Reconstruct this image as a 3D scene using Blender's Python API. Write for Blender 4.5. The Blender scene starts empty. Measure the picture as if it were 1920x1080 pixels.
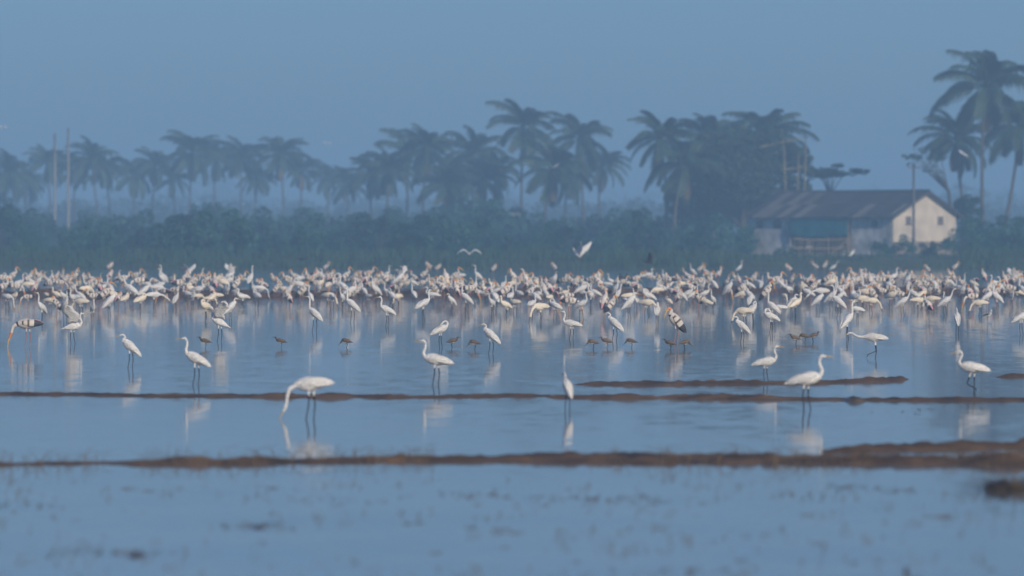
import bpy, bmesh, math, random
from math import sin, cos, pi, radians, sqrt, exp
from mathutils import Vector, Matrix, noise

random.seed(11)
SC = bpy.context.scene
COL = SC.collection

# ------------------------------------------------------------------ camera
LENS = 200.0
F = 1920 / 36.0 * LENS          # focal length in photograph pixels
CAM_H = 2.84
HOR = 434.0                     # horizon row in the photograph
cam_data = bpy.data.cameras.new("camera")
cam_data.lens = LENS
cam_data.sensor_width = 36.0
cam_data.clip_start = 1.0
cam_data.clip_end = 12000.0
cam_data.dof.use_dof = True
cam_data.dof.focus_distance = 145.0
cam_data.dof.aperture_fstop = 1.6
cam = bpy.data.objects.new("camera", cam_data)
cam.location = (0, 0, CAM_H)
cam.rotation_euler = (pi / 2 - math.atan((540 - HOR) / F), 0, 0)
COL.objects.link(cam)
SC.camera = cam

# ------------------------------------------------------------------ sky, sun, exposure
SUN_AZ = radians(150)           # clockwise from +Y: behind the camera, to the right
SUN_EL = radians(24)
world = bpy.data.worlds.new("World")
SC.world = world
world.use_nodes = True
wn, wl = world.node_tree.nodes, world.node_tree.links
wn.clear()
sky = wn.new("ShaderNodeTexSky")
sky.sky_type = 'NISHITA'
sky.sun_disc = False
sky.sun_elevation = SUN_EL
sky.sun_rotation = SUN_AZ
sky.air_density = 1.0
sky.dust_density = 1.0
sky.ozone_density = 4.0
tint = wn.new("ShaderNodeMix")
tint.data_type = 'RGBA'
tint.blend_type = 'MULTIPLY'
tint.inputs[0].default_value = 1.0
tint.inputs[7].default_value = (0.48, 0.69, 1.04, 1)     # cool daylight white balance of the photograph
bg = wn.new("ShaderNodeBackground")
bg.inputs[1].default_value = 0.095
wo = wn.new("ShaderNodeOutputWorld")
wl.new(sky.outputs[0], tint.inputs[6])
wl.new(tint.outputs[2], bg.inputs[0])
wl.new(bg.outputs[0], wo.inputs[0])

sd = bpy.data.lights.new("sun", 'SUN')
sd.energy = 3.5
sd.angle = radians(1.2)
sd.color = (1.0, 0.87, 0.70)
so = bpy.data.objects.new("sun", sd)
d_sun = Vector((sin(SUN_AZ) * cos(SUN_EL), cos(SUN_AZ) * cos(SUN_EL), sin(SUN_EL)))
so.rotation_euler = (-d_sun).to_track_quat('-Z', 'Y').to_euler()
so.location = d_sun * 60
COL.objects.link(so)

SC.render.engine = 'CYCLES'
SC.view_settings.view_transform = 'Standard'
SC.view_settings.look = 'None'
SC.view_settings.gamma = 1.0
SC.view_settings.use_curve_mapping = False
SC.view_settings.exposure = 0.0
SC.cycles.max_bounces = 6
SC.cycles.volume_bounces = 1
SC.cycles.use_denoising = True
SC.cycles.adaptive_threshold = 0.02


# ------------------------------------------------------------------ pixel helpers
def P(px, py, d):
    return Vector(((px - 960) / F * d, d, CAM_H + (HOR - py) / F * d))


def D(py, z=0.0):
    """distance of a ground point of height z seen at row py"""
    return F * (CAM_H - z) / (py - HOR)


def G(px, py, z=0.0):
    d = D(py, z)
    return Vector(((px - 960) / F * d, d, z))


def fbm(x, y, z=0.0, o=4):
    return noise.fractal(Vector((x, y, z)), 1.0, 2.0, o)


# ------------------------------------------------------------------ materials
MATS = {}


def mat(name, color, rough=0.8, var=0.25, scale=6.0, bump=0.0, spec=0.3, transl=0.0, objvar=0.0, color2=None, stretch=None):
    if name in MATS:
        return MATS[name]
    m = bpy.data.materials.new(name)
    m.use_nodes = True
    n, l = m.node_tree.nodes, m.node_tree.links
    b = n["Principled BSDF"]
    b.inputs["Roughness"].default_value = rough
    b.inputs["Specular IOR Level"].default_value = spec
    tc = n.new("ShaderNodeTexCoord")
    mp = n.new("ShaderNodeMapping")
    if stretch:
        mp.inputs["Scale"].default_value = stretch
    l.new(tc.outputs["Object"], mp.inputs[0])
    nz = n.new("ShaderNodeTexNoise")
    nz.inputs["Scale"].default_value = scale
    nz.inputs["Detail"].default_value = 5
    l.new(mp.outputs[0], nz.inputs["Vector"])
    rp = n.new("ShaderNodeValToRGB")
    c1 = [max(0, c * (1 - var)) for c in color]
    c2 = list(color2) if color2 else [min(1, c * (1 + var)) for c in color]
    rp.color_ramp.elements[0].position = 0.3
    rp.color_ramp.elements[1].position = 0.7
    rp.color_ramp.elements[0].color = (*c1, 1)
    rp.color_ramp.elements[1].color = (*c2, 1)
    l.new(nz.outputs["Fac"], rp.inputs[0])
    src = rp.outputs[0]
    if objvar:
        oi = n.new("ShaderNodeObjectInfo")
        mr = n.new("ShaderNodeMapRange")
        mr.inputs[3].default_value = 1 - objvar
        mr.inputs[4].default_value = 1 + objvar
        l.new(oi.outputs["Random"], mr.inputs[0])
        mx = n.new("ShaderNodeMix")
        mx.data_type = 'RGBA'
        mx.blend_type = 'MULTIPLY'
        mx.inputs[0].default_value = 1
        l.new(src, mx.inputs[6])
        l.new(mr.outputs[0], mx.inputs[7])
        src = mx.outputs[2]
    l.new(src, b.inputs["Base Color"])
    if bump:
        bp = n.new("ShaderNodeBump")
        bp.inputs["Strength"].default_value = bump
        bp.inputs["Distance"].default_value = 0.05
        l.new(nz.outputs["Fac"], bp.inputs["Height"])
        l.new(bp.outputs[0], b.inputs["Normal"])
    if transl:
        tr = n.new("ShaderNodeBsdfTranslucent")
        l.new(src, tr.inputs[0])
        ms = n.new("ShaderNodeMixShader")
        ms.inputs[0].default_value = transl
        l.new(b.outputs[0], ms.inputs[1])
        l.new(tr.outputs[0], ms.inputs[2])
        l.new(ms.outputs[0], n["Material Output"].inputs[0])
    MATS[name] = m
    return m


M_WHITE = mat("white_plumage", (0.79, 0.76, 0.70), 0.8, 0.16, 30, 0.9, objvar=0.07, stretch=(0.5, 1, 1.6))
M_CREAM = mat("cream_plumage", (0.78, 0.68, 0.52), 0.8, 0.1, 9, 0.15, objvar=0.08)
M_SGREY = mat("stork_plumage", (0.63, 0.56, 0.48), 0.8, 0.14, 9, 0.15, objvar=0.12)
M_DARKW = mat("dark_feather", (0.045, 0.045, 0.05), 0.6, 0.4, 14)
M_PINK = mat("pink_feather", (0.66, 0.32, 0.33), 0.8, 0.15, 10)
M_ORANGE = mat("orange_skin", (0.62, 0.24, 0.07), 0.55, 0.2, 14)
M_YBILL = mat("yellow_bill", (0.62, 0.40, 0.10), 0.5, 0.15, 14)
M_BLEG = mat("black_leg", (0.022, 0.022, 0.024), 0.55, 0.2, 14)
M_PLEG = mat("pink_leg", (0.33, 0.17, 0.12), 0.6, 0.2, 14)
M_BROWN = mat("brown_feather", (0.13, 0.095, 0.065), 0.8, 0.4, 22, objvar=0.15)
M_PALE = mat("pale_feather", (0.5, 0.45, 0.38), 0.8, 0.15, 12)
M_EYE = mat("eye", (0.5, 0.42, 0.05), 0.2, 0.1, 20)

M_PALM = mat("palm_leaf", (0.040, 0.068, 0.034), 0.55, 0.35, 0.6, transl=0.15, objvar=0.22)
M_PALMDRY = mat("dry_palm_leaf", (0.17, 0.115, 0.05), 0.7, 0.3, 0.6, transl=0.15, objvar=0.2)
M_LEAF = mat("tree_leaf", (0.030, 0.055, 0.028), 0.6, 0.4, 0.7, transl=0.15, objvar=0.2)
M_BUSH = mat("bush_leaf", (0.024, 0.086, 0.054), 0.6, 0.4, 0.5, transl=0.15, objvar=0.42)
M_BARK = mat("bark", (0.10, 0.08, 0.06), 0.9, 0.35, 4, 0.6, stretch=(1, 1, 4))
M_REED = mat("reed", (0.036, 0.080, 0.048), 0.7, 0.4, 0.35, transl=0.15)
M_STRAW = mat("straw", (0.115, 0.085, 0.05), 0.8, 0.4, 5)
M_BAMBOO = mat("bamboo", (0.30, 0.23, 0.14), 0.7, 0.25, 4)


def mud_material():
    m = mat("mud", (0.085, 0.059, 0.038), 0.75, 0.45, 1.7, 0.9, spec=0.15, color2=(0.20, 0.118, 0.058))
    return m


M_MUD = mud_material()
M_WETMUD = mat("wet_mud", (0.075, 0.055, 0.036), 0.45, 0.4, 3.0, 0.5, spec=0.5)


def land_material():
    return mat("field_soil", (0.085, 0.085, 0.048), 0.95, 0.4, 0.25, 0.4, color2=(0.075, 0.12, 0.05))


# ------------------------------------------------------------------ object helpers
def tag(o, label=None, cat=None, group=None, kind=None):
    if label: o["label"] = label
    if cat: o["category"] = cat
    if group: o["group"] = group
    if kind: o["kind"] = kind
    return o


def link(name, data, parent=None):
    o = bpy.data.objects.new(name, data)
    COL.objects.link(o)
    if parent is not None:
        o.parent = parent
    return o


class MB:
    """collects vertices / faces / material indices into one mesh"""

    def __init__(self):
        self.v, self.f, self.m, self.mats = [], [], [], []

    def mi(self, material):
        if material not in self.mats:
            self.mats.append(material)
        return self.mats.index(material)

    def loft(self, pts, sides, mats, updir=None, cap=True, egg=0.0):
        """pts: (Vector centre, width radius, height radius); rings perpendicular to the path; mats: one material or one per span"""
        n = len(pts)
        base = len(self.v)
        prev = None
        for i, (c, rw, rh) in enumerate(pts):
            a = pts[max(0, i - 1)][0]
            b = pts[min(n - 1, i + 1)][0]
            t = (b - a)
            t = t.normalized() if t.length > 1e-9 else Vector((1, 0, 0))
            side = Vector((0, 1, 0)) if updir is None else updir
            if abs(t.dot(side)) > 0.95:
                side = Vector((1, 0, 0))
            up = t.cross(side).normalized()
            side = up.cross(t).normalized()
            for k in range(sides):
                an = 2 * pi * k / sides
                h = sin(an)
                self.v.append(c + side * (cos(an) * rw) + up * (-h * rh))
        for i in range(n - 1):
            mm = mats[min(i, len(mats) - 1)] if isinstance(mats, list) else mats
            ix = self.mi(mm)
            for k in range(sides):
                k2 = (k + 1) % sides
                self.f.append((base + i * sides + k, base + i * sides + k2, base + (i + 1) * sides + k2, base + (i + 1) * sides + k))
                self.m.append(ix)
        if cap:
            m0 = mats[0] if isinstance(mats, list) else mats
            m1 = mats[-1] if isinstance(mats, list) else mats
            self.f.append(tuple(base + k for k in range(sides))); self.m.append(self.mi(m0))
            self.f.append(tuple(base + (n - 1) * sides + k for k in reversed(range(sides)))); self.m.append(self.mi(m1))

    def tube(self, path, radii, sides, material, cap=True):
        self.loft([(p, r, r) for p, r in zip(path, radii)], sides, material, cap=cap)

    def quad(self, a, b, c, d, material):
        i = len(self.v)
        self.v += [a, b, c, d]
        self.f.append((i, i + 1, i + 2, i + 3))
        self.m.append(self.mi(material))

    def tri(self, a, b, c, material):
        i = len(self.v)
        self.v += [a, b, c]
        self.f.append((i, i + 1, i + 2))
        self.m.append(self.mi(material))

    def box(self, lo, hi, material, xf=None):
        i = len(self.v)
        for z in (lo[2], hi[2]):
            for y in (lo[1], hi[1]):
                for x in (lo[0], hi[0]):
                    p = Vector((x, y, z))
                    self.v.append(xf @ p if xf else p)
        for q in ((0, 2, 3, 1), (4, 5, 7, 6), (0, 1, 5, 4), (2, 6, 7, 3), (0, 4, 6, 2), (1, 3, 7, 5)):
            self.f.append(tuple(i + k for k in q))
            self.m.append(self.mi(material))

    def panel(self, stations, thick, material):
        """a thin closed sheet through a list of stations, each a list of points (a feathered wing)"""
        n, k = len(stations), len(stations[0])
        base = len(self.v)
        ix = self.mi(material) if not isinstance(material, list) else None
        nv = n * k
        for s in (0.5, -0.5):
            for i, st in enumerate(stations):
                for j, p in enumerate(st):
                    a = stations[max(0, i - 1)][j]; b = stations[min(n - 1, i + 1)][j]
                    c = st[max(0, j - 1)]; d = st[min(k - 1, j + 1)]
                    nn = (b - a).cross(d - c)
                    nn = nn.normalized() if nn.length > 1e-9 else Vector((0, 0, 1))
                    self.v.append(p + nn * thick * s)
        for i in range(n - 1):
            for j in range(k - 1):
                mm = self.mi(material[j]) if isinstance(material, list) else ix
                a, b, c, d = base + i * k + j, base + i * k + j + 1, base + (i + 1) * k + j + 1, base + (i + 1) * k + j
                self.f.append((a, d, c, b)); self.m.append(mm)
                self.f.append((a + nv, b + nv, c + nv, d + nv)); self.m.append(mm)
        rim = [(0, j) for j in range(k)] + [(i, k - 1) for i in range(1, n)] + [(n - 1, j) for j in range(k - 2, -1, -1)] + [(i, 0) for i in range(n - 2, 0, -1)]
        for q in range(len(rim)):
            a = base + rim[q][0] * k + rim[q][1]
            b = base + rim[(q + 1) % len(rim)][0] * k + rim[(q + 1) % len(rim)][1]
            self.f.append((a, b, b + nv, a + nv)); self.m.append(self.mi(material[0]) if isinstance(material, list) else ix)

    def mesh(self, name, smooth=True):
        me = bpy.data.meshes.new(name)
        me.from_pydata([tuple(p) for p in self.v], [], self.f)
        for m in self.mats:
            me.materials.append(m)
        me.polygons.foreach_set("material_index", self.m)
        if smooth:
            me.polygons.foreach_set("use_smooth", [True] * len(self.f))
        me.update()
        return me

    def build(self, name, parent=None, smooth=True):
        return link(name, self.mesh(name, smooth), parent)


def catmull(ctrl, per=4):
    """ctrl: tuples of floats; returns an interpolated list"""
    out = []
    n = len(ctrl)
    for i in range(n - 1):
        p0 = ctrl[max(0, i - 1)]; p1 = ctrl[i]; p2 = ctrl[i + 1]; p3 = ctrl[min(n - 1, i + 2)]
        for k in range(per):
            t = k / per
            out.append(tuple(0.5 * (2 * b + (c - a) * t + (2 * a - 5 * b + 4 * c - d) * t * t + (3 * b - a - 3 * c + d) * t ** 3)
                             for a, b, c, d in zip(p0, p1, p2, p3)))
    out.append(ctrl[-1])
    return out


# ================================================================== SETTING
SHORE = 432.0


def land_z(x, y):
    e = SHORE + 9 * fbm(x * 0.03, 3.1) + 2.5 * fbm(x * 0.21, 7.7)
    t = (y - e) / 14.0
    if t < -0.6:
        return -0.35
    s = max(0.0, min(1.0, (t + 0.6) / 1.6))
    s = s * s * (3 - 2 * s)
    return -0.35 + 1.05 * s + (0.22 * fbm(x * 0.15, y * 0.15, 1.0) if t > -0.3 else 0)


def make_ground():
    xs = [-2600, -1600, -900, -500, -300, -200, -150] + [-120 + 1.5 * i for i in range(161)] + [150, 200, 300, 500, 900, 1600, 2600]
    ys = [-80, 0, 60, 150, 250, 350, 400] + [410 + 1.2 * i for i in range(50)] + [475, 485, 500, 520, 560, 620, 700, 850, 1100, 1500, 2200, 3000]
    v = [(x, y, land_z(x, y)) for y in ys for x in xs]
    nx = len(xs)
    f = [(j * nx + i, j * nx + i + 1, (j + 1) * nx + i + 1, (j + 1) * nx + i) for j in range(len(ys) - 1) for i in range(nx - 1)]
    me = bpy.data.meshes.new("ground")
    me.from_pydata(v, [], f)
    me.materials.append(land_material())
    me.polygons.foreach_set("use_smooth", [True] * len(f))
    tag(link("ground", me), "dark grassy field behind the flooded paddy", kind="structure")


make_ground()


def make_water():
    m = bpy.data.materials.new("flood_water")
    m.use_nodes = True
    n, l = m.node_tree.nodes, m.node_tree.links
    b = n["Principled BSDF"]
    b.inputs["Base Color"].default_value = (0.10, 0.105, 0.11, 1)
    b.inputs["Roughness"].default_value = 0.066
    b.inputs["IOR"].default_value = 1.33
    tc = n.new("ShaderNodeTexCoord")

    def wave(scale, stretch, amp, detail):
        mp = n.new("ShaderNodeMapping")
        mp.inputs["Scale"].default_value = stretch
        l.new(tc.outputs["Object"], mp.inputs[0])
        t = n.new("ShaderNodeTexNoise")
        t.inputs["Scale"].default_value = scale
        t.inputs["Detail"].default_value = detail
        l.new(mp.outputs[0], t.inputs["Vector"])
        s = n.new("ShaderNodeVectorMath"); s.operation = 'SUBTRACT'
        s.inputs[1].default_value = (0.5, 0.5, 0.5)
        l.new(t.outputs["Color"], s.inputs[0])
        k = n.new("ShaderNodeVectorMath"); k.operation = 'MULTIPLY'
        k.inputs[1].default_value = (amp * 0.5, amp, 0)
        l.new(s.outputs[0], k.inputs[0])
        return k.outputs[0]
    w1 = wave(2.6, (1.0, 0.35, 1), 0.023, 3)
    w2 = wave(0.12, (0.6, 0.25, 1), 0.007, 3)
    pm = n.new("ShaderNodeMapping")
    pm.inputs["Scale"].default_value = (0.05, 0.035, 1)
    l.new(tc.outputs["Object"], pm.inputs[0])
    pt = n.new("ShaderNodeTexNoise")
    pt.inputs["Scale"].default_value = 1.0
    pt.inputs["Detail"].default_value = 4
    l.new(pm.outputs[0], pt.inputs["Vector"])
    pr = n.new("ShaderNodeMapRange")
    pr.inputs[1].default_value = 0.35
    pr.inputs[2].default_value = 0.68
    pr.inputs[3].default_value = 0.35
    pr.inputs[4].default_value = 1.5
    l.new(pt.outputs["Fac"], pr.inputs[0])
    ws = n.new("ShaderNodeVectorMath"); ws.operation = 'SCALE'
    l.new(w1, ws.inputs[0]); l.new(pr.outputs[0], ws.inputs["Scale"])
    w1 = ws.outputs[0]
    cr = n.new("ShaderNodeValToRGB")
    cr.color_ramp.elements[0].position = 0.3
    cr.color_ramp.elements[1].position = 0.75
    cr.color_ramp.elements[0].color = (0.125, 0.12, 0.115, 1)
    cr.color_ramp.elements[1].color = (0.215, 0.185, 0.16, 1)
    pt2 = n.new("ShaderNodeTexNoise")
    pt2.inputs["Scale"].default_value = 0.35
    pt2.inputs["Detail"].default_value = 5
    l.new(tc.outputs["Object"], pt2.inputs["Vector"])
    l.new(pt2.outputs["Fac"], cr.inputs[0])
    l.new(cr.outputs[0], b.inputs["Base Color"])
    # calm and ruffled areas
    a = n.new("ShaderNodeVectorMath"); a.operation = 'ADD'
    l.new(w1, a.inputs[0]); l.new(w2, a.inputs[1])
    up = n.new("ShaderNodeVectorMath"); up.operation = 'ADD'
    up.inputs[1].default_value = (0, 0, 1)
    l.new(a.outputs[0], up.inputs[0])
    nm = n.new("ShaderNodeVectorMath"); nm.operation = 'NORMALIZE'
    l.new(up.outputs[0], nm.inputs[0])
    l.new(nm.outputs[0], b.inputs["Normal"])
    mb = MB()
    mb.quad(Vector((-1500, -70, 0)), Vector((1500, -70, 0)), Vector((1500, 452, 0)), Vector((-1500, 452, 0)), m)
    o = mb.build("water", smooth=False)
    tag(o, "shallow blue flood water covering the paddy field", kind="structure")


make_water()


def mud_bank(name, label, px0, px1, rows, width, height, seed, dx=0.06, wet=0.5, gap=None, taper=(0.12, 0.12), hl=1.0):
    """a low ridge of mud rising from the water; rows: list of (px, py) of its water line"""
    def row(px):
        for (a, ya), (b, yb) in zip(rows, rows[1:]):
            if px <= b:
                t = (px - a) / (b - a)
                return ya + (yb - ya) * t
        return rows[-1][1]
    d0 = D(row((px0 + px1) / 2))
    x0, x1 = (px0 - 960) / F * d0, (px1 - 960) / F * d0
    n = int((x1 - x0) / dx)
    prof = [-1.0, -0.86, -0.7, -0.55, -0.4, -0.26, -0.12, 0.0, 0.12, 0.26, 0.4, 0.55, 0.7, 0.86, 1.0]
    v, f = [], []
    for i in range(n + 1):
        t = i / n
        x = x0 + (x1 - x0) * t
        y0 = D(row(px0 + (px1 - px0) * t))
        en = min(1, t / taper[0]) * min(1, (1 - t) / taper[1])
        en = en * en * (3 - 2 * en)
        h = height * (hl + (1 - hl) * t) * (0.82 + 0.38 * fbm(x * 0.45, seed, 0, 3)) * en
        if gap:
            h -= gap * max(0.0, fbm(x * 0.18, seed + 5, 0, 2))
        w = width * (0.8 + 0.5 * fbm(x * 0.25, seed + 9, 0, 2)) * (0.4 + 0.6 * en)
        cx = width * 0.5 * fbm(x * 0.22, seed + 2, 0, 3)
        for q in prof:
            yy = y0 + cx + q * w
            hh = h * (1 - abs(q) ** 1.2) + 0.38 * h * fbm(x * 2.1, yy * 1.6, seed, 4) * (1 - q * q)
            hh += 0.32 * h * fbm(x * 6.0, yy * 5.0, seed, 3) * (1 - q * q)
            v.append((x, yy, hh - 0.030 - 0.07 * q * q))
    k = len(prof)
    for i in range(n):
        for j in range(k - 1):
            f.append((i * k + j, (i + 1) * k + j, (i + 1) * k + j + 1, i * k + j + 1))
    me = bpy.data.meshes.new(name)
    me.from_pydata(v, [], f)
    me.materials.append(M_MUD)
    me.polygons.foreach_set("use_smooth", [True] * len(f))
    return tag(link(name, me), label, kind="structure")


mud_bank("mud_bank", "long brown mud bund crossing the foreground water", -200, 2100,
         [(-200, 876), (300, 869), (700, 862), (1000, 862), (1250, 866), (1500, 866), (1750, 866), (2100, 872)], 2.0, 0.17, 3.0, dx=0.045, taper=(0.02, 0.02), hl=0.36)
mud_bank("mud_bank", "upper brown mud ridge behind the foreground bund at the right", 1480, 2060,
         [(1480, 848), (1650, 843), (1800, 840), (2060, 836)], 1.3, 0.13, 13.0, taper=(0.25, 0.02))
mud_bank("mud_bank", "thin mud ridge behind the lone standing egret", 1000, 1745,
         [(1000, 722), (1250, 722), (1500, 718), (1745, 710)], 1.6, 0.12, 23.0, gap=0.06, taper=(0.2, 0.06))
mud_bank("mud_bank", "thin mud ridge between the two nearer egrets", 985, 2060,
         [(985, 745), (1400, 748), (1600, 750), (2060, 750)], 1.2, 0.10, 33.0, gap=0.055, taper=(0.08, 0.05))
mud_bank("mud_bank", "low mud ridge across the water at the left", -120, 1090,
         [(-120, 738), (500, 744), (800, 745), (1090, 741)], 1.5, 0.09, 43.0, gap=0.02, taper=(0.1, 0.08))
mud_bank("mud_bank", "thin mud ridge at the right edge beside the stepping egret", 1840, 2010,
         [(1840, 708), (2010, 704)], 0.6, 0.10, 53.0, taper=(0.3, 0.05))
mud_bank("mud_bank", "dark far bund the storks gather on", -60, 1990,
         [(-60, 556), (500, 557), (1100, 552), (1500, 547), (1990, 552)], 4.0, 0.34, 63.0, dx=0.25, taper=(0.02, 0.02))
#@@VEG@@


# ------------------------------------------------------------------ palms
def frond_mesh(name, elev, length, seed, material, n=36):
    rnd = random.Random(seed)
    mb = MB()
    pts = []
    p = Vector((0, 0, 0))
    a = elev
    step = length / 14
    for i in range(15):
        pts.append(p.copy())
        p = p + Vector((cos(a), 0, sin(a))) * step
        a -= (0.085 + 0.05 * i / 14) * (1.0 if elev > -0.3 else 0.5)
    mb.tube(pts, [0.05 * (1 - i / 15.5) + 0.008 for i in range(15)], 3, material, cap=False)
    for i in range(n):
        t = 0.14 + 0.86 * (i + 0.5) / n
        q = t * 14
        k = min(13, int(q))
        c = pts[k].lerp(pts[k + 1], q - k)
        tan = (pts[k + 1] - pts[k]).normalized()
        up = Vector((-tan.z, 0, tan.x))
        ll = (0.30 + 0.85 * sin(pi * min(1, t * 0.93 + 0.07)) ** 0.7) * length * 0.19
        for s in (-1, 1):
            d = (tan * 0.55 + Vector((0, s, 0)) * 0.75 + up * (0.15 - 0.1 * rnd.random())).normalized()
            tip = c + d * ll * rnd.uniform(0.85, 1.1) + Vector((0, 0, -ll * rnd.uniform(0.3, 0.95)))
            mid = c + d * ll * 0.5
            w = tan * 0.05
            mb.quad(c - w, mid - w * 1.2, mid + w * 1.2, c + w, material)
            mb.tri(mid - w * 1.2, tip, mid + w * 1.2, material)
    return mb.mesh(name, smooth=False)


FRONDS = []
for i, (el, ln) in enumerate(((1.35, 3.9), (1.1, 4.4), (0.8, 4.7), (0.5, 4.8), (0.15, 4.7), (-0.25, 4.4), (-0.7, 3.9))):
    FRONDS.append([frond_mesh("frond", el + 0.08 * k, ln, i * 10 + k, M_PALM) for k in range(2)])
DRYF = frond_mesh("dry_frond", -1.15, 3.4, 99, M_PALMDRY)


def palm(px, py, d, label, group, bx=None, scale=1.0, n=30, single=True, seed=0, droop=0):
    """px, py: crown centre in the photograph; bx: column of the trunk's foot"""
    rnd = random.Random(seed * 7 + int(px))
    top = P(px, py, d)
    bx = px if bx is None else bx
    fx = (bx - 960) / F * d
    foot = Vector((fx, d, land_z(fx, d) - 0.1))
    root = link("coconut_palm", None)
    root.location = foot
    tag(root, label, "palm tree", group)
    h = top - foot
    path, rad = [], []
    bend = rnd.uniform(-0.5, 0.5)
    for i in range(13):
        t = i / 12
        path.append(Vector((h.x * t + bend * sin(pi * t) * 0.9, h.y * t, h.z * t)))
        rad.append(0.30 * exp(-t * 9) + 0.19 - 0.07 * t)
    tb = MB()
    tb.tube(path, rad, 8, M_BARK)
    tb.build("trunk", root)
    az = rnd.uniform(0, 6)
    wind = rnd.uniform(0.0, 0.42)
    scale *= rnd.uniform(0.86, 1.12)
    n = n + rnd.choice((-6, -4, -2, 0, 2))
    joined = MB() if not single else None
    for k in range(n):
        lv = min(6, int(6.6 * ((k + 0.5) / n) ** 1.15))
        lv = max(0, min(6, lv + rnd.choice((0, 0, droop))))
        az += 2.39996 + rnd.uniform(-0.2, 0.2)
        me = rnd.choice(FRONDS[lv])
        s = scale * 1.18 * rnd.uniform(0.85, 1.1)
        M = Matrix.Translation(h) @ Matrix.Rotation(wind, 4, 'Y') @ Matrix.Rotation(az, 4, 'Z') @ Matrix.Rotation(rnd.uniform(-0.12, 0.12), 4, 'Y') @ Matrix.Rotation(rnd.uniform(-0.4, 0.4), 4, 'X') @ Matrix.Scale(s, 4)
        if single:
            fo = link("frond", me, root)
            fo.matrix_local = M
        else:
            b = len(joined.v)
            joined.v += [M @ v.co for v in me.vertices]
            for p in me.polygons:
                joined.f.append(tuple(b + i for i in p.vertices)); joined.m.append(joined.mi(M_PALM))
    if not single:
        joined.build("crown", root, smooth=False)
    for k in range(rnd.choice((1, 3, 5))):
        fo = link("dry_frond", DRYF, root)
        fo.matrix_local = Matrix.Translation(h - Vector((0, 0, 0.25))) @ Matrix.Rotation(rnd.uniform(0, 6.28), 4, 'Z') @ Matrix.Scale(scale, 4)
    return root


# right-hand palms above the house
palm(1846, 166, 560, "tallest coconut palm, rising beyond the right end of the house", "palms beyond the house", bx=1845, scale=1.12, n=30, seed=1)
palm(1912, 240, 575, "coconut palm cut by the right edge of the picture", "palms beyond the house", bx=1872, scale=1.1, n=28, seed=2)
palm(1792, 262, 590, "shorter coconut palm between the utility pole and the tallest palm", "palms beyond the house", bx=1815, scale=0.98, n=26, seed=3)
palm(1238, 262, 600, "lone coconut palm just left of the big round tree", "palms by the big round tree", bx=1246, scale=0.92, n=27, seed=4)
palm(1330, 268, 640, "coconut palm with its crown in the top of the big round tree", "palms by the big round tree", bx=1335, scale=0.95, seed=5)
palm(1437, 262, 630, "coconut palm behind the right side of the big round tree", "palms by the big round tree", bx=1420, scale=1.0, seed=6)
palm(1283, 308, 585, "low drooping palm at the left flank of the big round tree", "palms by the big round tree", bx=1265, scale=0.9, n=22, seed=7, droop=2)
# middle grove
palm(980, 240, 690, "tallest palm of the middle grove, with a straight trunk", "palms of the middle grove", bx=978, scale=1.0, seed=8)
palm(1086, 262, 700, "palm at the right end of the middle grove with upswept crown", "palms of the middle grove", bx=1096, scale=0.95, seed=9)
palm(1036, 318, 650, "leaning palm of the middle grove with a bare dark trunk", "palms of the middle grove", bx=1010, scale=0.9, seed=10)
ORD = ("first", "second", "third", "fourth", "fifth", "sixth", "seventh", "eighth", "ninth", "tenth", "eleventh", "twelfth")
MIDS = ((885, 290, 740, 878, 0.95), (800, 280, 720, 795, 0.98), (762, 288, 760, 755, 0.95), (728, 322, 740, 722, 0.9), (697, 330, 780, 700, 0.9),
                          (930, 318, 720, 934, 0.9), (905, 340, 700, 897, 0.8), (850, 322, 760, 860, 0.85), (1128, 312, 760, 1130, 0.85), (835, 350, 690, 838, 0.75), (1065, 330, 760, 1062, 0.8))
for px, py, d, bx, sc in MIDS:
    MIDL = "%s from the left of the lesser palms crowded in the middle grove" % ORD[sorted(q[0] for q in MIDS).index(px)]
    palm(px, py, d, MIDL, "palms of the middle grove", bx=bx, scale=sc, n=30, seed=int(px))
LEFTS = ((360, 288, 860, 352, 1.1), (452, 296, 880, 448, 1.0), (525, 292, 850, 528, 1.0), (404, 300, 920, 410, 0.95), (290, 312, 880, 282, 0.95),
                          (566, 322, 900, 560, 0.85), (250, 330, 900, 255, 0.85), (612, 335, 950, 615, 0.9), (480, 335, 900, 470, 0.8), (325, 340, 900, 330, 0.8), (650, 345, 900, 648, 0.8))
for px, py, d, bx, sc in LEFTS:
    LEFTL = "faint coconut palm, %s from the left in the hazy left grove" % ORD[sorted(q[0] for q in LEFTS).index(px)]
    palm(px, py, d, LEFTL, "palms of the left grove", bx=bx, scale=sc, n=28, single=False, seed=int(px))
EDGES = ((172, 300, 860, 190, 1.0), (88, 305, 900, 92, 0.95), (10, 325, 880, 14, 1.0), (142, 318, 900, 146, 0.9), (196, 315, 880, 205, 0.85), (50, 345, 950, 52, 0.85))
for px, py, d, bx, sc in EDGES:
    EDGEL = "faint coconut palm by the pale poles, %s from the left edge" % ORD[sorted(q[0] for q in EDGES).index(px)]
    palm(px, py, d, EDGEL, "palms at the left edge", bx=bx, scale=sc, n=28, single=False, seed=int(px))


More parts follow.
